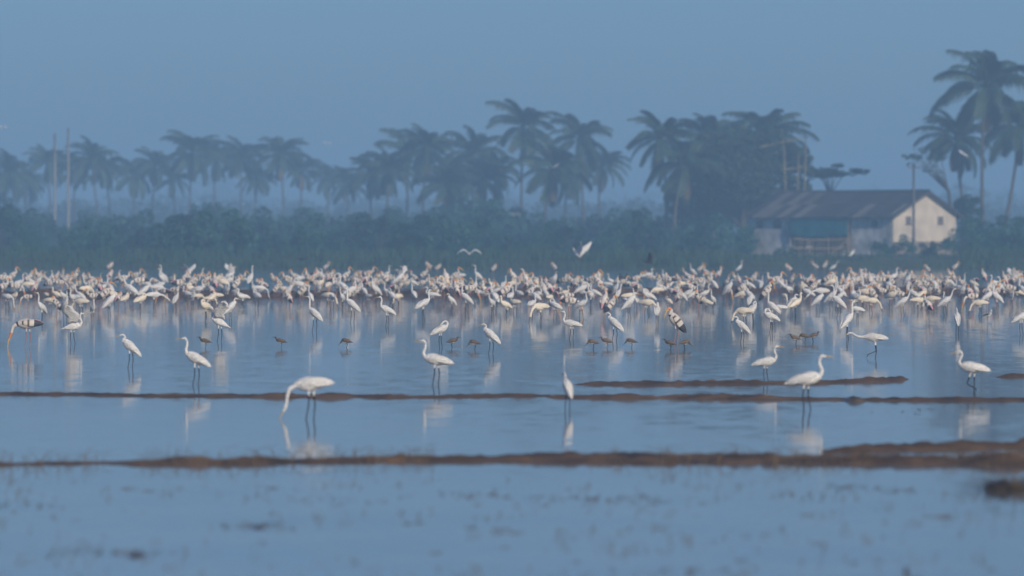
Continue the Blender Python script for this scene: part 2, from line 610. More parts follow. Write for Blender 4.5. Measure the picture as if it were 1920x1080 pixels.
# ------------------------------------------------------------------ broad-leaved trees and bushes
def leaf_cloud(mb, centre, r, n, size, material, rnd, flat=1.0):
    for _ in range(n):
        while True:
            q = Vector((rnd.uniform(-1, 1), rnd.uniform(-1, 1), rnd.uniform(-1, 1)))
            if 0.05 < q.length < 1:
                break
        q = q * (q.length ** -0.35)
        c = centre + Vector((q.x * r, q.y * r, q.z * r * flat))
        u = Vector((rnd.gauss(0, 1), rnd.gauss(0, 1), rnd.gauss(0, 0.6))).normalized()
        w = u.cross(Vector((rnd.gauss(0, 1), rnd.gauss(0, 1), rnd.gauss(0, 1)))).normalized()
        s = size * rnd.uniform(0.6, 1.3)
        mb.quad(c - u * s, c + w * s * 0.45, c + u * s, c - w * s * 0.45, material)


def broad_tree(name, px, py, d, rx, rz, bx, label, clumps, per, size, seed, ry=None, flat=0.7, hollow=0.3, group=None, clump_r=0.3, leaf=None):
    """crown centre px, py; rx, rz crown half sizes in metres"""
    rnd = random.Random(seed)
    c = P(px, py, d)
    fx = (bx - 960) / F * d
    foot = Vector((fx, d, land_z(fx, d) - 0.1))
    root = link(name, None)
    root.location = foot
    tag(root, label, "tree", group)
    c = c - foot
    tb, cb = MB(), MB()
    fork = Vector((c.x * 0.3, 0, max(0.8, (c.z - rz) * 0.8)))
    tr = 0.05 * (rx + rz) * 0.8
    tb.tube([Vector((0, 0, 0)), fork * 0.5 + Vector((rnd.uniform(-.15, .15), 0, 0)), fork], [tr * 1.4, tr, tr * 0.85], 8, M_BARK)
    ry = rx if ry is None else ry
    for i in range(clumps):
        while True:
            q = Vector((rnd.uniform(-1, 1), rnd.uniform(-1, 1), rnd.uniform(-0.85, 1)))
            if hollow < q.length < 1:
                break
        e = c + Vector((q.x * rx, q.y * ry, q.z * rz))
        if i % 2 == 0 or clumps < 20:
            m = fork.lerp(e, 0.5) + Vector((rnd.uniform(-.5, .5), rnd.uniform(-.5, .5), rnd.uniform(0, 0.6)))
            tb.tube([fork - Vector((0, 0, 0.2)), m, e], [tr * 0.55, tr * 0.28, tr * 0.08], 5, M_BARK)
        leaf_cloud(cb, e, rx * clump_r * rnd.uniform(0.7, 1.25), int(per * rnd.uniform(0.6, 1.3)), size, leaf or M_LEAF, rnd, flat)
    tb.build("trunk", root)
    cb.build("crown", root, smooth=False)
    return root


broad_tree("round_tree", 1392, 318, 590, 6.6, 5.0, 1392, "big round dark tree just left of the house", 70, 130, 0.32, 5, clump_r=0.25)
broad_tree("spreading_tree", 1452, 288, 600, 3.6, 2.4, 1440, "spreading dark tree showing over the right shoulder of the big round tree", 30, 90, 0.3, 15, flat=0.4, clump_r=0.3)
broad_tree("round_tree", 1312, 362, 600, 3.8, 3.1, 1312, "low leafy tree under the lone palm, left of the big round tree", 26, 120, 0.3, 6)
broad_tree("round_tree", 1475, 335, 600, 2.4, 3.4, 1470, "narrow dark tree against the house's left roof end", 26, 110, 0.3, 7)
broad_tree("umbrella_tree", 1565, 322, 580, 2.9, 0.75, 1552, "flat topped umbrella tree showing above the house roof", 20, 60, 0.24, 8, flat=0.25, hollow=0.2)
broad_tree("sparse_tree", 1745, 300, 555, 2.6, 1.3, 1792, "sparse bare branched tree over the house's right end", 14, 22, 0.2, 9, flat=0.4, hollow=0.4, clump_r=0.25)
broad_tree("round_tree", 1815, 402, 560, 1.7, 1.6, 1815, "small green tree tucked behind the house's right corner", 16, 90, 0.26, 10, leaf=M_BUSH)

BUSHES = []
for k in range(6):
    rnd = random.Random(50 + k)
    mb, st = MB(), MB()
    w = rnd.uniform(2.0, 3.0)
    for i in range(14):
        e = Vector((rnd.uniform(-w, w), rnd.uniform(-1.4, 1.4), 0))
        e.z = rnd.uniform(0.5, 3.2) * (1 - 0.45 * (e.x / w) ** 2)
        leaf_cloud(mb, e, rnd.uniform(0.6, 1.1), 75, 0.24, M_BUSH, rnd, 0.8)
        if i % 2 == 0:
            st.tube([Vector((e.x * 0.2, e.y * 0.2, 0)), e * 0.6, e], [0.06, 0.04, 0.02], 4, M_BARK)
    BUSHES.append((mb.mesh("foliage", False), st.mesh("stem", True)))


def bush(px, d, s, label, group, k):
    x = (px - 960) / F * d
    root = link("bush", None)
    root.location = (x, d, land_z(x, d) - 0.1)
    root.rotation_euler = (0, 0, (k * 1.7) % 6.28)
    root.scale = (s, s, s)
    tag(root, label, "bush", group)
    f, t = BUSHES[k % 6]
    link("foliage", f, root)
    link("stem", t, root)


rb = random.Random(5)
k = 0
nth = {}
NUM = ORD + ("thirteenth", "fourteenth", "fifteenth", "sixteenth", "seventeenth", "eighteenth")
for px in range(-10, 1360, 30):
    zone = ("below the two pale poles" if px < 230 else "below the hazy left grove" if px < 660 else
            "under the middle grove" if px < 1160 else "below the lone palm")
    for row, (d, lo, hi) in enumerate(((640, 0.7, 1.75), (520, 0.4, 1.2))):
        k += 1
        bush(px + rb.uniform(-12, 12), d + rb.uniform(-35, 35), rb.uniform(lo, hi),
             "%s %s bush from the left in the thicket %s" % (NUM[nth.setdefault((row, zone), 0)], "tall back" if row == 0 else "low front", zone), "bushes of the far thicket", k)
        nth[(row, zone)] += 1
for i, (px, d, s) in enumerate(((1395, 545, 0.75), (1470, 497, 0.3), (1650, 500, 0.42), (1690, 505, 0.5), (1740, 500, 0.42))):
    k += 1
    bush(px, d, s, "low dark shrub along the front of the house, %s from the left" % ORD[i], "shrubs before the house", k)
for i, (px, d, s) in enumerate(((1805, 515, 0.75), (1835, 540, 0.95), (1850, 495, 0.55), (1868, 520, 0.85), (1895, 545, 1.05), (1905, 497, 0.6), (1925, 525, 0.95))):
    k += 1
    bush(px, d, s, "dark bush in the hedge right of the house, %s from the left" % ORD[i], "bushes right of the house", k)


def reeds():
    rnd = random.Random(77)
    mb = MB()
    for _ in range(15000):
        d = 426 + abs(rnd.gauss(0, 26))
        px = rnd.uniform(-60, 1980)
        if 1390 < px < 1800 and rnd.random() < 0.65:
            continue
        x = (px - 960) / F * d
        z = land_z(x, d)
        if z < -0.15 or (fbm(x * 0.22, d * 0.05, 4.0) < -0.12 and rnd.random() < 0.7):
            continue
        h = rnd.uniform(0.35, 1.15) * (1.0 + 0.5 * fbm(x * 0.3, 1.0))
        if 1390 < px < 1800:
            h *= 0.5
        a = rnd.uniform(0, pi)
        w = Vector((cos(a), sin(a), 0)) * 0.035
        lean = Vector((rnd.gauss(0, 0.2), rnd.gauss(0, 0.2), 0)) * h
        b = Vector((x, d, z - 0.05))
        m = b + Vector((0, 0, h * 0.6)) + lean * 0.4
        mb.quad(b - w, b + w, m + w, m - w, M_REED)
        mb.tri(m - w, m + w, b + Vector((0, 0, h)) + lean, M_REED)
    o = mb.build("reeds", smooth=False)
    tag(o, "green reeds and grass along the far shore", "reeds", kind="stuff")


reeds()


def treeline():
    rnd = random.Random(31)
    mb = MB()
    for d, hh, n in ((1150, 10.5, 210), (1500, 15.0, 170), (2300, 26, 120)):
        half = 1100 / F * d
        for i in range(n):
            x = rnd.uniform(-half, half)
            h = hh * (0.75 + 0.45 * fbm(x * 0.02, d * 0.1, 2.0)) * rnd.uniform(0.75, 1.0)
            r = hh * 0.26
            z = land_z(x, d)
            mb.tube([Vector((x, d, z)), Vector((x, d, h * 0.6))], [0.3, 0.2], 4, M_BARK)
            for q in range(3):
                leaf_cloud(mb, Vector((x + rnd.uniform(-r, r) * 0.6, d + rnd.uniform(-5, 5), h * (0.35 + 0.22 * q))), r, 46, hh * 0.06, M_LEAF, rnd, 0.9)
    tag(mb.build("treeline", smooth=False), "distant wood fading into the blue haze", "treeline", kind="stuff")


treeline()
#@@HOUSE@@


# ------------------------------------------------------------------ the farm house
def house():
    M_WALL = mat("cream_plaster", (0.58, 0.49, 0.37), 0.9, 0.22, 0.7, 0.2)
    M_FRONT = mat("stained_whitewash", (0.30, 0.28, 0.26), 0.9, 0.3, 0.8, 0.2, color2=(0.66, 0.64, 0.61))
    M_PLINTH = mat("damp_plinth", (0.24, 0.20, 0.16), 0.9, 0.35, 1.2, 0.3)
    M_ROOF = mat("grey_roof_sheet", (0.030, 0.030, 0.033), 0.85, 0.3, 1.1, 0.0, objvar=0.3)
    M_PALEROOF = mat("pale_roof_sheet", (0.085, 0.078, 0.076), 0.85, 0.3, 1.1, 0.0, objvar=0.2)
    M_TARP = mat("teal_tarpaulin", (0.004, 0.13, 0.15), 0.6, 0.25, 0.8, 0.3)
    M_FRAME = mat("window_frame_wood", (0.12, 0.09, 0.07), 0.7, 0.2, 6)
    M_GLASS = mat("dark_glass", (0.03, 0.035, 0.04), 0.15, 0.2, 3, spec=0.6)
    d = 533.0
    x = (1675 - 960) / F * d
    z0 = land_z(x, d) - 0.05
    root = link("farm_house", None)
    root.location = (x, d, z0)
    root.rotation_euler = (0, 0, radians(45))
    tag(root, "long low farm house with dark roof and cream gable end", "house")
    W, L, E, R = 9.0, 18.7, 3.85, 6.0
    V = Vector
    # gable wall with two openings
    g = MB()
    wins = ((1.75, 2.5), (6.35, 7.1))
    z1, z2 = 2.90, 3.62
    t0, t1 = 0.0, 0.25
    g.box((0, t0, 0), (W, t1, z1), M_WALL)
    edges = [0] + [q for w in wins for q in w] + [W]
    for a, b in zip(edges[::2], edges[1::2]):
        g.box((a, t0, z1), (b, t1, z2), M_WALL)
    g.box((0, t0, z2), (W, t1, E), M_WALL)
    i = len(g.v)
    for y in (t0, t1):
        g.v += [V((0, y, E)), V((W, y, E)), V((W / 2, y, R))]
    for f in ((0, 1, 2), (5, 4, 3), (0, 2, 5, 3), (1, 4, 5, 2)):
        g.f.append(tuple(i + q for q in f)); g.m.append(g.mi(M_WALL))
    g.build("gable_wall", root, False)
    p = MB()
    p.box((-0.05, -0.06, 0), (W + 0.05, -0.002, 1.25), M_PLINTH)
    p.box((3.2, -0.14, 1.25), (W + 0.05, -0.002, 1.42), M_WALL)
    p.build("plinth", root, False)
    for a, b in wins:
        w = MB()
        for lo, hi in (((a, -0.03, z1), (a + 0.07, 0.1, z2)), ((b - 0.07, -0.03, z1), (b, 0.1, z2)), ((a + 0.07, -0.028, z1), (b - 0.07, 0.098, z1 + 0.07)),
                       ((a + 0.07, -0.028, z2 - 0.07), (b - 0.07, 0.098, z2))):
            w.box(lo, hi, M_FRAME)
        wo_ = w.build("window", root, False)
        for q in (1, 2, 3):
            m = MB()
            xx = a + (b - a) * q / 4
            m.box((xx - 0.02, 0.0, z1 + 0.07), (xx + 0.02, 0.04, z2 - 0.07), M_PALE)
            m.build("window_bar", wo_, False)
        m = MB()
        m.box((a + 0.07, 0.12, z1 + 0.05), (b - 0.07, 0.14, z2 - 0.05), M_GLASS)
        m.build("pane", wo_, False)
        m = MB()
        m.box((a - 0.08, -0.10, z1 - 0.08), (b + 0.08, -0.002, z1 - 0.002), M_PLINTH)
        m.build("sill", wo_, False)
    # facade: wall, open shed, wall
    f = MB()
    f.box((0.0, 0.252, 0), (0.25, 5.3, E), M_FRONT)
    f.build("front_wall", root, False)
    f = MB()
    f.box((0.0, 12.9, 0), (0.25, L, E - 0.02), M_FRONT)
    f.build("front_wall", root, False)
    for (a, b, lo, hi) in ((2.0, 2.7, 2.6, 3.3), (14.2, 15.1, 2.5, 3.3), (16.6, 17.4, 2.5, 3.3)):
        m = MB()
        m.box((-0.03, a, lo), (-0.002, b, hi), M_GLASS)
        s = m.build("shutter", root, False)
        m = MB()
        for q in range(4):
            m.box((-0.05, a + (b - a) * q / 3 - 0.03, lo), (-0.031, a + (b - a) * q / 3 + 0.03, hi), M_FRAME)
        m.build("shutter_frame", s, False)
    b = MB()
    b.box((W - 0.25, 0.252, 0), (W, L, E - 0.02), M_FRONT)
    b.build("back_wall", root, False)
    b = MB()
    b.box((0.252, L - 0.25, 0), (W - 0.252, L, E - 0.02), M_FRONT)
    b.build("end_wall", root, False)
    b = MB()
    b.box((5.0, 0.3, 0.02), (5.2, L - 0.3, 3.8), M_PLINTH)
    b.build("partition", root, False)
    # shed posts
    for y in (5.35, 7.9, 10.4, 12.75):
        m = MB()
        m.tube([V((-0.28, y, 0)), V((-0.28, y + 0.03, 1.9)), V((-0.28, y, 3.7))], [0.07, 0.06, 0.06], 6, M_BAMBOO)
        m.build("shed_post", root)
    # tarpaulin
    n, k = 30, 8
    st = []
    for a in range(n + 1):
        y = 5.45 + 7.4 * a / n
        st.append([V((-0.42 + 0.05 * sin(a * 0.9) * q / k + 0.04 * fbm(y * 0.9, q * 0.3), y, 3.62 - (1.95 + 0.10 * sin(y * 0.8) + 0.06 * sin(y * 3.1)) * q / k)) for q in range(k + 1)])
    m = MB()
    m.panel(st, 0.01, M_TARP)
    tp = m.build("tarpaulin", root)
    tp["label"] = "faded teal tarpaulin hung across the open shed front"
    # roof
    rf = MB()
    rf.tube([V((W / 2, -0.6, R + 0.06)), V((W / 2, L / 2, R + 0.03)), V((W / 2, L + 0.6, R + 0.08))], [0.13, 0.13, 0.13], 6, M_ROOF)
    roof = rf.build("roof", root)
    slope = (R - E) / (W / 2)
    sw = 1.06
    ns = int((L + 1.2) / sw)
    half = (W / 2 + 0.62) / 2
    meshes = {}
    for side in (0, 1):
        for row in (0, 1):
            for pale in (0, 1):
                mb = MB()
                cols = 12
                stn = []
                for c in range(cols + 1):
                    yy = sw * 1.04 * c / cols
                    zc = 0.03 * cos(c * pi)
                    sx = -1 if side == 0 else 1
                    r0 = row * half - (0.06 if row else 0)
                    r1 = (row + 1) * half + 0.02
                    stn.append([V((W / 2 + sx * r, yy, R - slope * r + zc + (0.035 if row == 0 else 0.0))) for r in (r0, r1)])
                mb.panel(stn, 0.012, M_PALEROOF if pale else M_ROOF)
                meshes[side, row, pale] = mb.mesh("roof_sheet", False)
    rr = random.Random(4)
    for side in (0, 1):
        for row in (0, 1):
            for q in range(ns):
                yy = -0.6 + sw * q
                pale = 1 if (side == 0 and yy > 10.5 and rr.random() < 0.5) or rr.random() < 0.06 else 0
                o = link("roof_sheet", meshes[side, row, pale], roof)
                o.location = (0, yy, rr.uniform(-0.012, 0.012) + 0.003 * (q % 2))
    for sx in (-1, 1):
        m = MB()
        for yy in (-0.55,):
            a = V((W / 2, yy, R - 0.12)); b2 = V((W / 2 + sx * (W / 2 + 0.58), yy, R - 0.12 - slope * (W / 2 + 0.58)))
            m.tube([a, b2], [0.09, 0.09], 4, M_FRAME)
        m.build("bargeboard", root, False)
    return root


house()


def pole(name, px, ytop, d, r, material, label, cat, group=None, arm=False, lean=0.0):
    x = (px - 960) / F * d
    z = land_z(x, d) - 0.2
    top = P(px, ytop, d).z
    root = link(name, None)
    root.location = (x, d, z)
    tag(root, label, cat, group)
    h = top - z
    m = MB()
    m.tube([Vector((lean * t * h, 0, h * t)) for t in (0, .25, .5, .75, 1)], [r, r * .92, r * .85, r * .77, r * .7], 8, material)
    m.build("shaft", root)
    if arm:
        m = MB()
        m.box((-0.55, -0.17, h - 0.45), (0.55, -0.105, h - 0.36), M_BARK)
        ar = m.build("crossarm", root, False)
        for s in (-0.48, 0.48):
            m = MB()
            m.tube([Vector((s, -0.14, h - 0.36)), Vector((s, -0.14, h - 0.28)), Vector((s, -0.14, h - 0.2))], [0.03, 0.06, 0.04], 6, M_PALE)
            m.build("insulator", ar)
    return root


M_CONC = mat("weathered_concrete", (0.13, 0.125, 0.12), 0.9, 0.2, 2)
M_PALECONC = mat("pale_pole", (0.28, 0.265, 0.24), 0.8, 0.15, 1)
pole("utility_pole", 1713, 306, 520, 0.15, M_CONC, "grey utility pole standing in front of the house gable", "pole", arm=True)
pole("pale_pole", 103, 250, 640, 0.17, M_PALECONC, "left one of the two slim pale poles at the left edge", "pole", "pale poles at the left edge")
pole("pale_pole", 128, 240, 640, 0.17, M_PALECONC, "right one of the two slim pale poles at the left edge", "pole", "pale poles at the left edge")


def bamboo_between(mb, a, b, r=0.05, sag=0.0):
    pts = [a.lerp(b, t) + Vector((0, 0, -sag * 4 * t * (1 - t))) for t in (0, .2, .4, .6, .8, 1)]
    mb.tube(pts, [r, r * .95, r, r * .92, r * .95, r * .85], 6, M_BAMBOO)


def bamboo_frame():
    d = 572
    root = link("bamboo_mast", None)
    base = P(1490, 470, d)
    base.z = land_z(base.x, d)
    root.location = base
    tag(root, "tall frame of thin bamboo poles rising behind the house's left roof end", "pole frame")
    for (x0, x1, y1) in ((1478, 1469, 262), (1506, 1511, 256), (1494, 1497, 285)):
        a, b = P(x0, 470, d) - base, P(x1, y1, d) - base
        a.z = 0
        m = MB(); bamboo_between(m, a, b, 0.07); m.build("upright", root)
    for (x0, y0, x1, y1) in ((1424, 276, 1516, 256), (1466, 318, 1512, 312)):
        m = MB(); bamboo_between(m, P(x0, y0, d - 0.12) - base, P(x1, y1, d - 0.12) - base, 0.05); m.build("crossbar", root)


bamboo_frame()


def bamboo_fence():
    d = 512
    base = P(1545, 478, d)
    base.z = land_z(base.x, d) - 0.05
    root = link("bamboo_fence", None)
    root.location = base
    tag(root, "rickety bamboo fence below the teal tarpaulin", "fence")
    rnd = random.Random(3)
    for y, s in ((447, 0.10), (464, 0.06)):
        m = MB(); bamboo_between(m, P(1488, y + 1, d - 0.1) - base, P(1604, y, d - 0.1) - base, 0.055, s); m.build("rail", root)
    for i in range(17):
        px = 1491 + i * 6.9 + rnd.uniform(-1.5, 1.5)
        a = P(px, 470, d) - base
        a.z = 0
        m = MB(); bamboo_between(m, a, P(px + rnd.uniform(-1, 1), 443 + rnd.uniform(-2, 7), d) - base, 0.035); m.build("picket", root)
    m = MB(); bamboo_between(m, P(1552, 482, d - 0.3) - base, P(1601, 440, d - 0.3) - base, 0.05); m.build("brace", root)


bamboo_fence()


# ------------------------------------------------------------------ birds
# Local frame of a bird: faces +X, feet on the origin, Z up.
BODY = ((0.00, 0.006, 0.004), (0.05, 0.030, 0.014), (0.12, 0.050, 0.034), (0.20, 0.070, 0.064), (0.29, 0.086, 0.090), (0.37, 0.088, 0.099),
        (0.44, 0.074, 0.088), (0.50, 0.050, 0.064))


def body_ctrl(cx, cz, phi, s=1.0, fat=1.0):
    """control points (x, z, width, height) of a trunk from tail tip to breast; its thickest point sits at cx, cz"""
    ux, uz = cos(phi), sin(phi)
    return [(cx + ux * (q - 0.33) * s, cz + uz * (q - 0.33) * s, w * s * fat, h * s * fat) for q, w, h in BODY]


def neck_ctrl(c, pts, r0, r1):
    n = len(pts)
    return c + [(x, z, r0 + (r1 - r0) * ((i + 0.5) / n) ** 0.6, r0 + (r1 - r0) * ((i + 0.5) / n) ** 0.6) for i, (x, z) in enumerate(pts)]


def to_path(ctrl, per=3):
    return [(Vector((x, 0, z)), max(0.002, w), max(0.002, h)) for x, z, w, h in catmull(ctrl, per)]


def leg(mb, hip, knee, foot, lift, thigh_mat, leg_mat, y, r=0.009, lx=0.0):
    """hip, knee, foot as (x, z); the thigh is feathered"""
    h, k, f = Vector((hip[0], y * 0.8, hip[1])), Vector((knee[0], y, knee[1])), Vector((foot[0], y, foot[1]))
    m = h.lerp(k, 0.45)
    mb.tube([h, h.lerp(k, 0.2), m], [0.030, 0.017, 0.009], 6, thigh_mat)
    mb.tube([m, k + (m - k) * 0.08, k, k + (f - k) * 0.08, f], [r * 1.25, r, r * 1.45, r, r * 0.95], 5, leg_mat)
    if lift:
        for a in (-0.35, 0, 0.35):
            mb.tube([f, f + Vector((0.01, 0.02 * a, -0.03)), f + Vector((0.03, 0.05 * a, -0.075))], [r, r * .7, r * .4], 4, leg_mat)
    else:
        for a in (-0.5, 0, 0.5, pi):
            ln = 0.075 if a != pi else 0.05
            mb.tube([f, f + Vector((cos(a) * ln, sin(a) * ln, -0.004))], [r * .8, r * .4], 4, leg_mat)


def folded_wing(mb, ctrl, side, material, s=1.0, drop=0.0, w=1.0):
    """a folded wing lying along the flank from the shoulder past the rump"""
    c = catmull(ctrl[:8], 2)
    pts = []
    for i, (x, z, rw, rh) in enumerate(c[1:-1]):
        t = i / (len(c) - 3)
        f = sin(pi * min(1, 0.015 + 0.945 * t)) ** 0.75
        pts.append((Vector((x, side * (rw * 0.80 + 0.004), z + rh * (0.20 + 0.10 * (1 - t)) - drop * (1 - t))), 0.020 * s * f * w + 0.003, 0.066 * s * f * w + 0.004))
    mb.loft(pts, 8, material)
    # long flight feathers fanned over the rump
    tip, mid = ctrl[0], ctrl[4]
    for k in range(5):
        q = k / 4
        a = Vector((mid[0], side * (mid[2] * 0.88 + 0.012), mid[1] + mid[3] * (0.35 - 0.55 * q)))
        e = Vector((tip[0] + (mid[0] - tip[0]) * 0.22 * q, side * (0.012 + 0.02 * q), tip[1] + (mid[1] - tip[1]) * 0.22 * q - 0.022 * q - drop))
        m1 = a.lerp(e, 0.5) + Vector((0, side * 0.012, 0))
        mb.loft([(a, 0.004, 0.008), (m1, 0.005, 0.015 * s), (a.lerp(e, 0.85) + Vector((0, side * 0.006, 0)), 0.004, 0.012 * s), (e, 0.002, 0.003)], 5, material)


EG = {  # pose: body centre x, z, tilt, neck polyline, bill tip direction, legs
    "alert": dict(b=(0.0, 0.56, 0.50), n=((0.185, 0.66), (0.195, 0.74), (0.175, 0.82), (0.180, 0.895), (0.215, 0.945)), bill=(0.145, -0.02)),
    "tall": dict(b=(0.0, 0.57, 0.75), n=((0.15, 0.72), (0.155, 0.82), (0.145, 0.91), (0.155, 0.985), (0.19, 1.03)), bill=(0.14, 0.015)),
    "lean": dict(b=(0.0, 0.56, 0.62), n=((0.185, 0.70), (0.225, 0.78), (0.245, 0.86), (0.28, 0.93), (0.325, 0.965)), bill=(0.14, 0.02)),
    "hunched": dict(b=(0.0, 0.53, 0.75), n=((0.165, 0.655), (0.15, 0.70), (0.125, 0.735), (0.145, 0.775), (0.185, 0.79)), bill=(0.13, -0.035)),
    "level": dict(b=(0.0, 0.50, 0.22), n=((0.20, 0.555), (0.225, 0.62), (0.195, 0.70), (0.19, 0.78), (0.225, 0.83)), bill=(0.14, -0.01)),
    "stalk": dict(b=(0.0, 0.53, 0.10), n=((0.24, 0.54), (0.35, 0.545), (0.44, 0.58), (0.50, 0.625), (0.565, 0.625)), bill=(0.125, -0.065),
                  legs=(((0.0, 0.46), (-0.03, 0.22), (0.15, 0.15), 1), ((-0.02, 0.46), (-0.045, 0.24), (-0.01, 0.0), 0))),
    "step": dict(b=(0.0, 0.50, 0.18), n=((0.20, 0.54), (0.235, 0.60), (0.205, 0.67), (0.185, 0.73), (0.215, 0.775)), bill=(0.14, -0.03),
                 legs=(((0.03, 0.43), (0.10, 0.22), (-0.06, 0.13), 1), ((-0.03, 0.43), (-0.03, 0.22), (-0.02, 0.0), 0))),
    "feed": dict(b=(0.0, 0.53, -0.05), n=((0.22, 0.50), (0.29, 0.46), (0.32, 0.37), (0.33, 0.28), (0.35, 0.21)), bill=(0.06, -0.13)),
    "reach": dict(b=(0.0, 0.52, 0.05), n=((0.23, 0.52), (0.33, 0.50), (0.41, 0.45), (0.48, 0.40), (0.54, 0.36)), bill=(0.11, -0.10)),
    "preen": dict(b=(0.0, 0.55, 0.45), n=((0.175, 0.64), (0.20, 0.71), (0.165, 0.765), (0.10, 0.76), (0.045, 0.715)), bill=(-0.09, -0.08)),
}


def egret_parts(pose, plume=None, wings_up=False):
    """returns body MB, bill MB, wing MBs"""
    p = EG[pose]
    plume = plume or M_WHITE
    cx, cz, phi = p["b"]
    c = body_ctrl(cx, cz, phi)
    nk = p["n"]
    ctrl = neck_ctrl(c, nk[:-1], 0.042, 0.0175)
    hx, hz = nk[-1]
    bx, bz = p["bill"]
    bl = sqrt(bx * bx + bz * bz)
    ux, uz = bx / bl, bz / bl
    ctrl += [(hx, hz, 0.021, 0.024), (hx + ux * 0.035, hz + uz * 0.035, 0.017, 0.017), (hx + ux * 0.06, hz + uz * 0.06, 0.011, 0.012)]
    body = MB()
    body.loft(to_path(ctrl), 12, plume)
    legs = p.get("legs") or (((0.03, cz - 0.06), (0.03, 0.25), (0.075, 0.0), 0), ((-0.03, cz - 0.06), (-0.055, 0.25), (-0.03, 0.0), 0))
    for i, (h, k, f, lift) in enumerate(legs):
        leg(body, h, k, f, lift, plume, M_BLEG, (0.032, -0.032)[i])
    bill = MB()
    s = Vector((hx + ux * 0.05, 0, hz + uz * 0.05))
    dv = Vector((ux, 0, uz))
    bill.loft([(s, 0.0115, 0.013), (s + dv * 0.04, 0.008, 0.009), (s + dv * (bl - 0.03), 0.004, 0.005), (s + dv * bl, 0.001, 0.001)], 6, M_YBILL)
    eyes = MB()
    for sy in (-1, 1):
        e = Vector((hx + ux * 0.022 - uz * 0.006, sy * 0.0185, hz + uz * 0.022 + 0.004))
        eyes.loft([(e + Vector((0, -sy * 0.003, 0)), 0.005, 0.005), (e + Vector((0, sy * 0.002, 0)), 0.003, 0.003)], 6, M_EYE)
    wings = []
    for sy in (-1, 1):
        w = MB()
        if wings_up:
            raised_wing(w, Vector((cx + 0.10, sy * 0.06, cz + 0.09)), sy, plume)
        else:
            folded_wing(w, c, sy, plume)
        wings.append(w)
    return body, bill, eyes, wings


def raised_wing(mb, sh, sy, material, span=0.62, up=1.05, chord=0.27, tipm=None, bend=0.25):
    st = []
    n = 9
    for i in range(n):
        t = i / (n - 1)
        a = up - bend * t * 2
        out = span * t
        pos = sh + Vector((-0.06 * t + 0.16 * sin(pi * min(1, t * 1.6)) * 0.6 - 0.22 * max(0, t - 0.5), sy * out * cos(up - bend * t), out * sin(up - bend * t)))
        ch = chord * (0.85 + 0.25 * sin(pi * t)) * (1 - 0.62 * max(0, t - 0.55) / 0.45)
        rag = 0.02 * (i % 2)
        st.append([pos, pos + Vector((-ch * 0.35, 0, 0.012)), pos + Vector((-ch * 0.7, 0, 0.004)), pos + Vector((-ch - rag, 0, -0.03))])
    mb.panel(st, 0.012, material)


def merge(*mbs):
    out = MB()
    for m in mbs:
        b = len(out.v)
        out.v += m.v
        remap = [out.mi(x) for x in m.mats]
        for f, i in zip(m.f, m.m):
            out.f.append(tuple(b + q for q in f))
            out.m.append(remap[i])
    return out


ST = {
    "stand": dict(b=(0.0, 0.60, 0.62), n=((0.20, 0.72), (0.215, 0.79), (0.19, 0.86), (0.20, 0.92), (0.24, 0.955)), bill=((0.07, -0.03), (0.14, -0.085), (0.20, -0.16))),
    "rest": dict(b=(0.0, 0.59, 0.85), n=((0.145, 0.74), (0.135, 0.79), (0.115, 0.83), (0.14, 0.865), (0.18, 0.875)), bill=((0.05, -0.055), (0.085, -0.13), (0.10, -0.22))),
    "feed": dict(b=(0.0, 0.60, 0.0), n=((0.25, 0.58), (0.33, 0.53), (0.36, 0.45), (0.375, 0.37), (0.40, 0.31)), bill=((0.03, -0.08), (0.05, -0.16), (0.055, -0.25))),
    "preen": dict(b=(0.0, 0.60, 0.5), n=((0.19, 0.70), (0.215, 0.77), (0.18, 0.83), (0.115, 0.82), (0.07, 0.78)), bill=((-0.05, -0.05), (-0.09, -0.11), (-0.11, -0.19))),
    "walk": dict(b=(0.0, 0.60, 0.28), n=((0.22, 0.67), (0.265, 0.73), (0.265, 0.80), (0.285, 0.86), (0.325, 0.885)), bill=((0.07, -0.04), (0.14, -0.10), (0.19, -0.18)),
                 legs=(((0.03, 0.52), (0.07, 0.30), (0.14, 0.0), 0), ((-0.03, 0.52), (-0.06, 0.30), (-0.14, 0.0), 0))),
}


